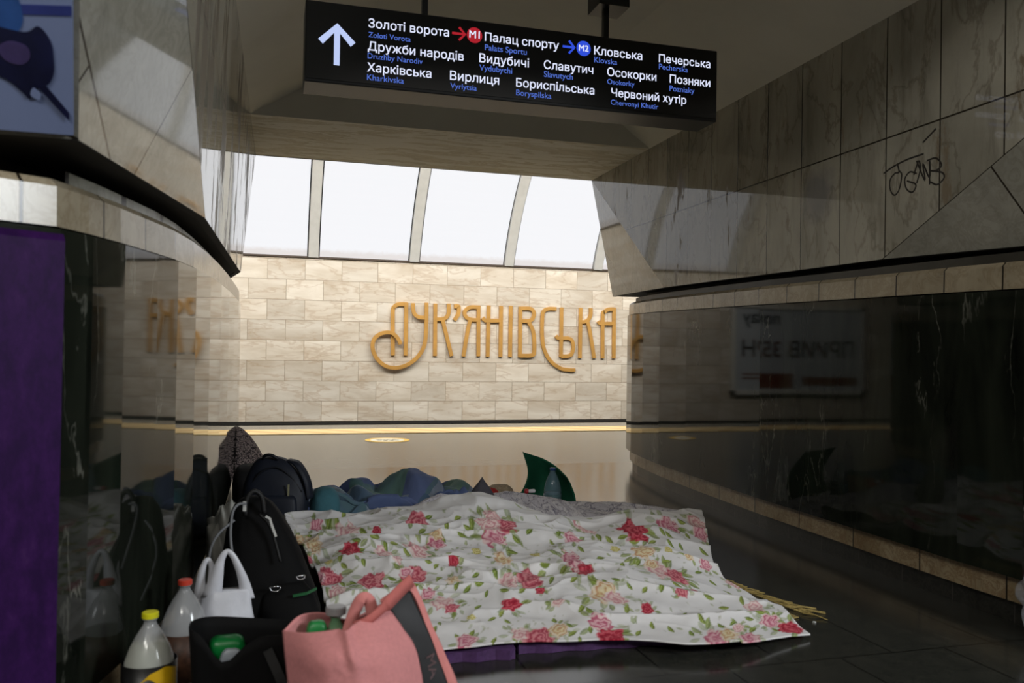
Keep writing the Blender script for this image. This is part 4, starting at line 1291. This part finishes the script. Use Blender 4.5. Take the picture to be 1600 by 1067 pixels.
def drape(name, net, nu, nv, amp, fu, fv, seed, mat, thick, zmin=.01):
    U, V = np.meshgrid(np.linspace(0, 1, nu), np.linspace(0, 1, nv))
    P = bicubic(net, U, V)
    r = 1 - np.abs(2 * fbm(U * fu + .6 * V * fv, V * fv, seed, 3) - 1)
    if name == 'plaid_duvet':
        r = (2.6 * np.abs(2 * fbm(U * fu + 1.2 * V * fv, V * fv - U * 1.5, seed, 2) - 1)) ** .62
    edge = np.clip(np.minimum(np.minimum(U, 1 - U), np.minimum(V, 1 - V)) / .12, 0, 1)
    P[..., 2] += edge * amp * (r ** 1.5 - (.95 if name == 'plaid_duvet' else .5))
    P[..., 2] += edge * (fbm(P[..., 0] * 30, P[..., 1] * 30, seed + 5, 2) - .5) * amp * .15
    P[..., 2] = np.maximum(P[..., 2], zmin)
    return grid_obj(name, P, mat, thick=thick)


o = drape('grey_blanket', GREY, 170, 110, .028, 14, 4, 81, grey_mat(), .012)
tag(o, 'crumpled lavender grey patterned blanket between the sheet and the green mat', 'blanket')

# ---- blue and green duvet
def duvet_mat():
    k = NT('blue_green_plaid')
    uv = k.n('ShaderNodeUVMap').outputs[0]
    wob = k.mapping(uv, scale=(1.9, 1.5, 1), rot=(0, 0, .5))
    vo = k.n('ShaderNodeTexVoronoi', feature='F1', distance='CHEBYCHEV')
    vo.inputs['Scale'].default_value = 3.0
    k.l(wob, vo.inputs['Vector'])
    sep = k.n('ShaderNodeSeparateColor')
    k.l(vo.outputs['Color'], sep.inputs[0])
    c = k.ramp(sep.outputs[0], (.0, srgb(88, 106, 148)), (.3, srgb(104, 118, 160)), (.45, srgb(92, 132, 116)), (.6, srgb(80, 98, 144)), (.75, srgb(108, 142, 130)), (.9, srgb(146, 158, 174)))
    c = k.mix(k.ramp(k.noise(uv, 5, 4), (.45, G(0)), (.7, G(.6))), c, srgb(76, 94, 140))
    k.l(c, k.p.inputs['Base Color'])
    k.p.inputs['Roughness'].default_value = .9
    return k.m


o = drape('plaid_duvet', DUVET, 220, 150, .085, 5.5, 3.6, 93, duvet_mat(), .02)
tag(o, 'rumpled blue and green plaid duvet lying behind the floral sheet', 'duvet')


def blob(name, c, h, mat, e=2.4, seed=0, amp=.04, parent=None, nu=40, nv=24, rz=0.0, tilt=0.0, point=None):
    """soft stuffed shape (superellipsoid with dents)"""
    V, F = [], []
    m = Matrix.Rotation(rz, 3, 'Z') @ Matrix.Rotation(tilt, 3, 'Y')
    f = lambda t: math.copysign(abs(t) ** (2 / e), t)
    for j in range(nv + 1):
        ph = -math.pi / 2 + math.pi * j / nv
        for i in range(nu):
            a = 2 * math.pi * i / nu
            x, y, z = f(math.cos(ph)) * f(math.cos(a)), f(math.cos(ph)) * f(math.sin(a)), f(math.sin(ph))
            k = 1 + amp * (2 * float(fbm(np.array([x * 2.3 + z * 1.7 + seed + 9]), np.array([y * 2.3 - z * 2.1 + seed * 3 + 9]), seed, 3)[0]) - 1)
            if point:
                k2 = 1 - point * max(0, z) ** 1.4
                x, y = x * k2, y * k2
            p = m @ Vector((x * h[0] * k, y * h[1] * k, z * h[2] * k))
            V.append((c[0] + p.x, c[1] + p.y, c[2] + p.z))
    for j in range(nv):
        for i in range(nu):
            F.append((j * nu + i, j * nu + (i + 1) % nu, (j + 1) * nu + (i + 1) % nu, (j + 1) * nu + i))
    b = MB()
    b.mesh(V, F)
    return b.build(name, mat, parent, smooth=True, weld=True)


m_teal = plain('teal_pillowcase', srgb(62, 110, 122), .9, var=.1)
tag(blob('teal_pillow', (.315, 4.82, .125), (.082, .115, .115), m_teal, 2.6, 3), 'small teal pillow tucked beside the navy backpack', 'pillow')
tag(blob('grey_pillow', (1.195, 4.745, .145), (.085, .065, .135), plain('charcoal_pillowcase', srgb(74, 72, 80), .9), 2.0, 5, point=.8), 'dark grey pillow corner poking up behind the peak of the sheet', 'pillow')
rb = empty('striped_bag', (1.425, 5.26, .0), 'small red and beige fluffy bundle lying left of the green mat', 'bundle')
o = blob('body', (.02, 0, .075), (.095, .10, .085), plain('beige_fleece', srgb(168, 150, 126), .95, var=.35, scale=60, bump=.6), 2.2, 8, .12, rb)
o = blob('trim', (-.06, -.06, .1), (.055, .06, .045), plain('red_fleece', srgb(170, 44, 40), .9, var=.2), 2.2, 9, .1, rb)
o['label'] = 'red end of the bundle'

# ---- green foam mat standing curled
o = grid_obj('green_mat', bicubic(MAT, *np.meshgrid(np.linspace(0, 1, 40), np.linspace(0, 1, 40))), plain('green_foam', srgb(30, 108, 80), .75, var=.1, scale=40), thick=.008)
o.location.z = -.03
tag(o, 'dark green foam mat curling upright behind the water bottle', 'mat')


# ---- bottles
m_cap_blue = plain('blue_cap', srgb(36, 72, 140), .4)


def thin(name, col, alpha, rough=.12):
    k = NT(name)
    k.p.inputs['Base Color'].default_value = col
    k.p.inputs['Roughness'].default_value = rough
    k.p.inputs['Alpha'].default_value = alpha
    k.p.inputs['Specular IOR Level'].default_value = .8
    return k.m


m_pet = thin('clear_plastic', srgb(206, 208, 210), .42)
m_pet_blue = thin('bluish_plastic', srgb(150, 184, 206), .32)
m_water = plain('water_in_bottle', srgb(120, 150, 162), .1, var=.05)


def bottle(name, loc, H, R, capmat, shell, label, cat, level=None, liquid=None, band=None, bandmat=None, rz=0.0, cr=1.0, sh=.63):
    root = empty(name, loc, label, cat, rz=rz)
    r = R
    prof = [(r * .55, .0), (r * .92, .006), (r, .03), (r, H * .24), (r * .965, H * .26), (r, H * .28), (r, H * .42), (r * .965, H * .435), (r, H * .45), (r * .985, H * sh),
            (r * .90, H * (sh + .25 * (.9 - sh))), (r * .74, H * (sh + .53 * (.9 - sh))), (r * .52, H * (sh + .8 * (.9 - sh))), (r * .30, H * .905), (.0145, H * .925), (.0135, H * .95), (.017, H * .952), (.017, H * .96), (.0135, H * .962), (.0135, H * .985)]
    b = MB()
    lathe(b, prof, 40)
    b.build('shell', shell, root, smooth=True)
    b = MB()
    lathe(b, [(.0185 * cr, H - .014 * cr), (.019 * cr, H - .013 * cr), (.019 * cr, H - .002), (.017 * cr, H), (.0005, H)], 28)
    b.build('cap', capmat, root, smooth=False)
    if level:
        lp = [(max(p[0] - .002, .001), p[1] + .002) for p in prof if p[1] + .002 < level]
        rr_ = np.interp(level, [p[1] for p in prof], [p[0] for p in prof]) - .002
        b = MB()
        lathe(b, lp + [(rr_, level)], 40)
        b.build('liquid', liquid, root, smooth=True)
    if band:
        b = MB()
        lathe(b, [(r + .0006, band[0]), (r + .0014, band[0]), (r + .0014, band[1]), (r + .0006, band[1])], 40, cap=False)
        b.build('label_band', bandmat, root, smooth=True)
    return root


wb = bottle('water_bottle', (1.72, 5.02, .012), .275, .055, m_cap_blue, m_pet_blue, 'clear plastic water bottle with a blue cap in front of the green mat', 'bottle',
            .125, m_water, (.05, .115), plain('pale_blue_label', srgb(92, 124, 132), .5, var=.3, scale=40), sh=.5)
lying = empty('small_bottle', (1.505, 4.87, .172), 'little red-capped bottle lying on the grey blanket by the water bottle', 'bottle')
b = MB()
lathe(b, [(.012, 0), (.016, .004), (.016, .05), (.010, .062), (.009, .068)], 20)
o = b.build('body', plain('white_plastic', srgb(222, 222, 226), .3), lying, smooth=True)
o.rotation_euler = (0, -math.pi / 2, 0)
o.location = (.075, 0, .0)
b = MB()
lathe(b, [(.018, 0), (.02, .003), (.02, .026), (.017, .03), (.001, .03)], 20)
o = b.build('cap', plain('red_cap', srgb(168, 30, 36), .4), lying)
o.rotation_euler = (0, -math.pi / 2, 0)
o.location = (.012, 0, .0)

m_yellow_cap = plain('yellow_cap', srgb(214, 208, 24), .45, var=.05)
m_red_cap = plain('orange_red_cap', srgb(204, 64, 44), .45, var=.05)
m_milk = plain('cloudy_drink', srgb(168, 172, 148), .3, var=.05)
m_blacklabel = plain('black_label', srgb(14, 13, 13), .4)
yb = bottle('yellow_capped_bottle', (-.262, 2.2, 0), .366, .0615, m_yellow_cap, m_pet, 'soft drink bottle with a yellow cap and cloudy drink, standing nearest the purple panel', 'bottle',
            .295, m_milk, (.09, .252), m_blacklabel, rz=.3)
# yellow print on the black label
b = MB()
V, F = [], []
for s in range(21):
    a = -2.25 + 1.75 * s / 20
    up, dn = .249 - .035 * abs(s / 20 - .62) - .02 * (s < 6) * (6 - s) / 6, .2 + .025 * math.sin(s * .3)
    for z in (dn, up):
        V.append((.0635 * math.cos(a), .0635 * math.sin(a), z))
for s in range(20):
    F.append((s * 2, s * 2 + 2, s * 2 + 3, s * 2 + 1))
b.mesh(V, F)
b.build('label_print', plain('yellow_ink', srgb(222, 176, 18), .45, var=.1), yb)['label'] = 'yellow print on the label'
rb2 = bottle('red_capped_bottle', (-.212, 2.52, 0), .357, .062, m_red_cap, m_pet, 'large empty clear bottle with an orange red cap beside the white carrier bag', 'bottle',
             None, None, (.09, .218), plain('brown_label', srgb(70, 44, 30), .5, var=.5, scale=60))

# ---- boucle cushion leaning on the left pylon
def boucle_mat():
    k = NT('boucle_fleece')
    tc = k.n('ShaderNodeTexCoord').outputs['Object']
    vo = k.n('ShaderNodeTexVoronoi')
    vo.inputs['Scale'].default_value = 95
    k.l(tc, vo.inputs['Vector'])
    c = k.ramp(vo.outputs['Distance'], (.1, srgb(196, 178, 172)), (.45, srgb(150, 134, 132)), (.75, srgb(52, 44, 46)))
    k.l(c, k.p.inputs['Base Color'])
    k.p.inputs['Roughness'].default_value = 1.0
    k.bump(vo.outputs['Distance'], .9, -.01)
    return k.m


b = MB()
V, F = [], []
NA, NZ = 20, 26
for j in range(NZ + 1):
    z = .47 * j / NZ
    t = j / NZ
    rx = .245 * (1 - t ** 1.9) ** .68 + .004
    for i in range(NA + 1):
        a = -math.pi / 2 + math.pi * i / NA
        k = 1 + .05 * math.sin(5 * a + z * 9)
        V.append((.0 + rx * math.cos(a) * .9 * k, rx * math.sin(a) * 1.15, z))
for j in range(NZ):
    for i in range(NA):
        p = j * (NA + 1) + i
        F.append((p, p + 1, p + NA + 2, p + NA + 1))
    F.append((j * (NA + 1) + NA, j * (NA + 1), (j + 1) * (NA + 1), (j + 1) * (NA + 1) + NA))
F.append(tuple(range(NA, -1, -1)))
b.mesh(V, F)
o = b.build('boucle_cushion', boucle_mat(), smooth=True)
o.location = (-.2025, 6.1, .002)
tag(o, 'grey fuzzy boucle cushion leaning against the far end of the left pylon', 'cushion')


bb2 = blob('black_bundle', (-.108, 5.42, .15), (.088, .20, .148), plain('black_fleece', srgb(16, 15, 17), .9, var=.4, scale=30), 3.0, 57, .07)
tag(bb2, 'black cloth bundle on the floor at the foot of the boucle cushion', 'bundle')


# ---- backpacks
def loft(mb, secs, n=36, e=2.6, seed=0, amp=0.0, cap=True):
    """sections (z, cx, cy, hx, hy)"""
    f = lambda t: math.copysign(abs(t) ** (2 / e), t)
    V, F = [], []
    for z, cx, cy, hx, hy in secs:
        for i in range(n):
            a = 2 * math.pi * i / n
            k = 1.0
            if amp:
                k += amp * (2 * float(fbm(np.array([math.cos(a) * 2.2 + z * 7 + 20 + seed]), np.array([math.sin(a) * 2.2 + z * 5 + 20]), seed, 3)[0]) - 1)
            V.append((cx + f(math.cos(a)) * hx * k, cy + f(math.sin(a)) * hy * k, z))
    for j in range(len(secs) - 1):
        for i in range(n):
            F.append((j * n + i, j * n + (i + 1) % n, (j + 1) * n + (i + 1) % n, (j + 1) * n + i))
    if cap:
        F.append(tuple(range(n - 1, -1, -1)))
        F.append(tuple((len(secs) - 1) * n + i for i in range(n)))
    mb.mesh(V, F)


def sections(keys, n=26):
    return [tuple(p) for p in catmull(keys, max(1, n // (len(keys) - 1)))]


m_navy_cloth = plain('navy_nylon', srgb(22, 28, 42), .6, var=.2, scale=14, bump=.15)
m_navy_dark = plain('navy_webbing', srgb(12, 15, 24), .6)
m_black_cloth = plain('black_nylon', srgb(8, 8, 9), .8, spec=.2, var=.3, scale=18, bump=.15)
m_black_web = plain('black_webbing', srgb(9, 9, 10), .6)
m_metal = plain('nickel', srgb(200, 200, 204), .2, metal=1.0)
m_cord = plain('grey_cord', srgb(120, 122, 126), .7)
m_tagwhite = plain('white_tag', srgb(196, 196, 192), .6)

nb = empty('navy_backpack', (.05, 4.76, 0), 'navy blue backpack standing between the black backpack and the boucle cushion', 'backpack', rz=-.25)
b = MB()
loft(b, sections([(.004, 0, 0, .155, .07), (.05, 0, 0, .172, .085), (.18, .0, 0, .174, .09), (.29, -.005, .01, .156, .08), (.36, -.015, .02, .122, .065), (.405, -.03, .03, .075, .045), (.418, -.03, .03, .03, .02)], 30), 40, 3.0, 3, .06)
b.build('body', m_navy_cloth, nb, smooth=True)
b = MB()
loft(b, sections([(.03, .02, -.085, .11, .03), (.12, .02, -.09, .118, .035), (.2, .02, -.085, .11, .03), (.225, .02, -.08, .09, .02)], 16), 28, 3.2, 4, .05)
b.build('front_pocket', m_navy_cloth, nb, smooth=True)
b = MB()
tube(b, catmull([(-.07, .0, .39), (-.06, -.02, .425), (-.02, -.03, .432), (.015, -.02, .41)], 6), .009, 8, 1.0)
b.build('top_handle', m_navy_dark, nb, smooth=True)
b = MB()
tube(b, catmull([(-.12, -.055, .27), (-.07, -.06, .34), (.01, -.05, .37), (.09, -.05, .32), (.15, -.05, .24)], 6), .005, 6)
zp = b.build('zipper', m_navy_dark, nb, smooth=True)
b = MB()
b.box((.09, -.095, .255), (.009, .006, .06))
b.build('zipper_pull', plain('pale_zip_pull', srgb(150, 146, 116), .5), zp)
b = MB()
strip(b, catmull([(.05, .03, .40), (.115, -.01, .385), (.172, -.03, .30), (.19, -.02, .2)], 6), .05, (.6, -.5, .6), .01)
b.build('shoulder_strap', m_navy_cloth, nb, smooth=True)

bk = empty('black_backpack', (.0, 3.02, 0), 'large slouching black backpack with silver rings and a grey cord, left of the floral sheet', 'backpack')
b = MB()
loft(b, sections([(.004, .0, 0, .17, .12), (.06, .0, 0, .182, .13), (.16, .0, 0, .172, .125), (.28, -.005, .01, .14, .11), (.38, -.02, .02, .105, .09), (.45, -.035, .03, .075, .06), (.485, -.04, .035, .045, .035), (.495, -.04, .035, .01, .01)], 40), 44, 2.5, 7, .10)
b.build('body', m_black_cloth, bk, smooth=True)
b = MB()
loft(b, sections([(.02, .085, -.10, .095, .05), (.10, .085, -.115, .10, .055), (.18, .075, -.10, .085, .045), (.225, .065, -.085, .06, .02)], 16), 30, 2.6, 9, .1)
b.build('front_pocket', m_black_cloth, bk, smooth=True)
b = MB()
tube(b, catmull([(-.066, -.06, .445), (-.062, -.06, .50), (-.04, -.055, .525), (-.015, -.05, .505), (-.005, -.05, .45)], 6), .008, 8)
b.build('top_handle', m_black_web, bk, smooth=True)
b = MB()
b.box((-.068, -.068, .478), (.011, .006, .032), .1)
b.build('strap_tag', m_tagwhite, bk)
b = MB()
tube(b, catmull([(-.062, -.085, .49), (-.088, -.09, .488), (-.104, -.11, .465), (-.108, -.14, .41), (-.103, -.16, .36), (-.09, -.17, .30)], 6), .0045, 6)
b.build('cord', m_cord, bk, smooth=True)['label'] = 'grey drawstring cord'
b = MB()
tube(b, catmull([(-.10, -.05, .43), (-.145, -.075, .395), (-.168, -.09, .355), (-.172, -.11, .30), (-.15, -.16, .2)], 6), .0045, 6)
b.build('cord', m_cord, bk, smooth=True)['label'] = 'grey drawstring cord'
for x, y, z, s in ((.034, -.155, .228, 1), (.113, -.168, .262, .8)):
    b = MB()
    pts = [(x + .017 * s * math.cos(a), y, z + .015 * s * math.sin(a)) for a in np.linspace(math.pi, 2 * math.pi, 12)]
    tube(b, pts, .0024, 8)
    b.box((x, y + .003, z), (.036 * s, .004, .005))
    b.build('d_ring', m_metal, bk, smooth=True)['label'] = 'silver half ring'
b = MB()
tube(b, catmull([(-.02, -.07, .45), (.01, -.085, .42), (.03, -.10, .37), (.05, -.12, .30)], 6), .005, 6)
zp = b.build('zipper', m_black_web, bk, smooth=True)
b = MB()
strip(b, [(.0, -.098, .448), (.014, -.10, .44), (.02, -.104, .42), (.034, -.11, .382)], .0075, (0, 1, 0), .004)
b.build('zipper_pull', m_tagwhite, zp)
b = MB()
strip(b, [(.09, -.155, .195), (.135, -.15, .20), (.168, -.125, .207)], .008, (0, 1, .2), .005)
b.build('piping', plain('green_piping', srgb(30, 92, 52), .6), bk)['label'] = 'green piping along the pocket'

# ---- white carrier bag hanging over the pile beside the black backpack
m_white_bag = plain('white_polythene', srgb(212, 214, 222), .35, var=.05, scale=30, bump=.25, spec=.5)
wbg = empty('carrier_bag', (-.115, 2.66, 0), 'white plastic carrier bag with looped handles in front of the black backpack', 'bag')
b = MB()
loft(b, sections([(.003, 0, 0, .085, .05), (.06, 0, 0, .10, .06), (.18, .0, 0, .088, .05), (.25, .005, 0, .075, .032), (.285, .012, 0, .066, .02)], 26), 48, 2.2, 12, .13)
b.build('body', m_white_bag, wbg, smooth=True)
for pts, ws in (([(-.035, -.012, .262), (-.022, -.02, .32), (-.010, -.02, .375), (.006, -.02, .401), (.024, -.02, .388), (.044, -.018, .345), (.058, -.012, .30), (.066, -.01, .255)], [.06, .040, .022, .014, .016, .022, .032, .045]),
                ([(-.06, .0, .245), (-.066, .0, .31), (-.058, .0, .36), (-.046, .0, .376), (-.036, .0, .352), (-.036, .0, .29)], [.05, .026, .015, .012, .015, .026])):
    b = MB()
    pp_ = catmull(pts, 6)
    wl = list(np.interp(np.linspace(0, 1, len(pp_)), np.linspace(0, 1, len(ws)), ws))
    strip(b, [tuple(p) for p in pp_], wl, (0.1, 1, 0), .005)
    o = b.build('handle', m_white_bag, wbg, smooth=True)

# ---- crumpled white bag between the wall and the black backpack
cb = blob('crumpled_bag', (-.135, 3.32, .21), (.07, .12, .21), plain('grey_white_polythene', srgb(158, 158, 152), .4, var=.15, scale=20, bump=.5), 2.6, 31, .28, nu=64, nv=48)
tag(cb, 'crumpled off-white plastic bag squeezed between the pylon and the black backpack', 'bag')

# ---- black tote with shopping in it
tt = empty('black_tote', (-.04, 2.13, 0), 'open black shopping tote with a green package inside, left of the pink bag', 'bag')
b = MB()
f25 = lambda t: math.copysign(abs(t) ** (2 / 3.0), t)
V, F = [], []
n = 48
for lv in range(13):
    t = lv / 12
    for i in range(n):
        a = 2 * math.pi * i / n
        x, y = .122 * f25(math.cos(a)), .062 * f25(math.sin(a))
        rim = .352 - .03 * (x + .12) / .24 + (-.065 * math.exp(-((x + .045) / .045) ** 2) if y < 0 else 0)
        wv = 1 + .035 * math.sin(5 * a + t * 4) * t
        V.append((x * (.93 + .09 * t) * wv, y * (.95 + .15 * t) * wv, .003 + t * (rim - .003)))
for lv in range(12):
    for i in range(n):
        F.append((lv * n + i, lv * n + (i + 1) % n, (lv + 1) * n + (i + 1) % n, (lv + 1) * n + i))
F.append(tuple(range(n - 1, -1, -1)))
b.mesh(V, F)
o = b.build('body', m_black_cloth, tt, smooth=True)
mo = o.modifiers.new('solid', 'SOLIDIFY')
mo.thickness = .003
b = MB()
strip(b, catmull([(.05, -.07, .30), (.085, -.085, .22), (.11, -.08, .12)], 6), .022, (0, 1, 0), .004)
b.build('strap', m_black_web, tt)
gp = blob('green_package', (-.083, 2.12, .27), (.042, .03, .05), plain('green_wrapper', srgb(0, 104, 44), .35, var=.15, scale=30), 4.0, 41, .05)
tag(gp, 'green wrapped package sticking out of the black tote', 'package')
wp = blob('white_package', (-.07, 2.085, .20), (.03, .014, .10), plain('white_wrapper', srgb(140, 146, 154), .4), 4.0, 43, .04)
tag(wp, 'pale packet below the green package in the black tote', 'package')

# ---- pink tote bag with a black printed panel
m_pink = plain('pink_nonwoven', srgb(216, 142, 142), .85, var=.07, scale=120, bump=.15)
m_pink_edge = plain('pink_binding', srgb(220, 138, 134), .85, var=.05, scale=60)
m_pblack = plain('black_print', srgb(28, 27, 29), .6, var=.1)
pk = empty('pink_tote', (.23, 1.98, 0), 'pink shopping tote with a black printed panel, standing in front of the floral sheet', 'bag')
PKO = Vector(pk.location)


def pk_grid(name, net, nu, nv, mat, thick=.003, amp=0.0):
    U, V = np.meshgrid(np.linspace(0, 1, nu), np.linspace(0, 1, nv))
    P = bicubic(net, U, V)
    if amp:
        P[..., 1] += amp * np.exp(-((U - .54) / .045) ** 2) * np.clip(1 - V * 1.6, 0, 1)
        P[..., 1] += amp * .6 * (fbm(U * 5, V * 4, 61, 3) - .5) * np.clip(V * 6, 0, 1)
    P = P - np.array(PKO)
    return grid_obj(name, P, mat, pk, thick=thick)


pk_grid('front_panel', PINK_FRONT, 60, 60, m_pink, amp=-.022)
pk_grid('printed_panel', PINK_BLACK, 12, 60, m_pblack)['label'] = 'black panel with pale letters'
pk_grid('edge_binding', PINK_EDGE, 12, 60, m_pink_edge)
pk_grid('back_panel', PINK_BACK, 40, 40, m_pink)
side = [[PINK_FRONT[0][0], PINK_BACK[0][1]], [PINK_FRONT[2][0], [.06, 2.03, .22]], [PINK_FRONT[4][0], [.09, 2.05, .004]]]
pk_grid('gusset', side, 10, 30, m_pink)


def rel(pts):
    return [tuple(np.array(p) - np.array(PKO)) for p in pts]


b = MB()
strip(b, rel(catmull([[0.184, 1.965, 0.355], [0.200, 1.965, 0.405], [0.216, 1.96, 0.434], [0.233, 1.965, 0.424], [0.243, 1.97, 0.385]], 6)), .028, (0, 1, .1), .004)
b.build('handle', m_pink_edge, pk, smooth=True)
b = MB()
strip(b, rel(catmull([[0.195, 1.925, 0.384], [0.226, 1.915, 0.398], [0.268, 1.935, 0.423], [0.305, 1.965, 0.446], [0.335, 1.99, 0.462]], 6)), [.020] * 12 + [.03] * 13, (0, 1, .1), .004)
b.build('handle', plain('brown_pink_strap', srgb(196, 108, 102), .8), pk, smooth=True)
b = MB()
text_mesh('MA', .052, 0, 0, 0, b, .01)
rot = Matrix.Rotation(math.radians(0), 3, 'X')
PN2 = np.array(PINK_BLACK[2][0]), np.array(PINK_BLACK[2][1])
dn = (Vector(PINK_BLACK[3][0]) + Vector(PINK_BLACK[3][1]) - Vector(PINK_BLACK[2][0]) - Vector(PINK_BLACK[2][1])).normalized()
sd = (Vector(PINK_BLACK[2][1]) - Vector(PINK_BLACK[2][0])).normalized()
sd = (sd - dn * sd.dot(dn)).normalized()
org = (Vector(PINK_BLACK[2][0]) * .62 + Vector(PINK_BLACK[2][1]) * .38) + dn * .006 - sd * .002
nrm = dn.cross(sd).normalized()
if nrm.y > 0:
    nrm = -nrm
b.v = [tuple(org + dn * v[0] + sd * v[2] + nrm * .006 - PKO) for v in b.v]
b.build('lettering', plain('rose_ink', srgb(150, 120, 122), .6), pk)['label'] = 'pale letters on the black panel'
gb = bottle('green_bottle', (.162, 2.022, .09), .312, .036, plain('silver_white_cap', srgb(150, 148, 150), .3), thin('green_plastic', srgb(120, 176, 132), .6),
            'small green bottle with a silver white cap standing in the pink tote', 'bottle', cr=1.25)
gk = blob('green_pouch', (.118, 2.005, .325), (.024, .02, .052), plain('bright_green_pouch', srgb(34, 132, 66), .4), 4.0, 45, .04)
tag(gk, 'bright green pouch inside the pink tote beside the capped bottle', 'package')

# ---- woven straw-coloured throw whose fringe shows at the right edge of the sheet
tr = empty('straw_throw', (1.93, 3.1, 0), 'straw coloured fringed throw poking out under the right edge of the sheet', 'throw')
lying.scale = (.7, .7, .7)
m_straw = plain('straw_wool', srgb(150, 130, 74), .9, var=.3, scale=80)
b = MB()
P4 = [(1.80, 3.35, .006), (1.90, 3.42, .006), (1.97, 2.82, .006), (1.80, 2.80, .006)]
lo = [(p[0] - 1.93, p[1] - 3.1, .002) for p in P4]
hi = [(p[0] - 1.93, p[1] - 3.1, p[2]) for p in P4]
b.mesh(lo + hi, [(3, 2, 1, 0), (4, 5, 6, 7)] + [(i, (i + 1) % 4, 4 + (i + 1) % 4, 4 + i) for i in range(4)])
b.build('weave', m_straw, tr)
b = MB()
rs = random.Random(4)
for s in range(46):
    t = s / 45
    x, y = 1.92 + .09 * t - 1.93, 3.40 - .55 * t - 3.1
    L = .035 + .045 * rs.random() + .04 * (t > .5)
    an = -1.15 + .95 * rs.random()
    tube(b, [(x, y, .008), (x + L * .5 * math.cos(an), y + L * .5 * math.sin(an), .012), (x + L * math.cos(an), y + L * math.sin(an), .004)], .0024, 5)
b.build('fringe', m_straw, tr)['kind'] = 'stuff'

# ---- clear plastic sack at the right edge
pb = blob('plastic_sack', (2.665, 2.3, .16), (.105, .14, .158), thin('thin_clear_polythene', srgb(150, 152, 156), .35, .2), 2.4, 51, .2, nu=60, nv=44)
tag(pb, 'crinkled clear plastic sack against the right wall at the frame edge', 'bag')
b = MB()
b.box((1.995, 2.76, .003), (.012, .009, .004), .5)
tag(b.build('paper_scrap', m_tagwhite), 'tiny white paper scrap on the dark floor right of the sheet', 'scrap')
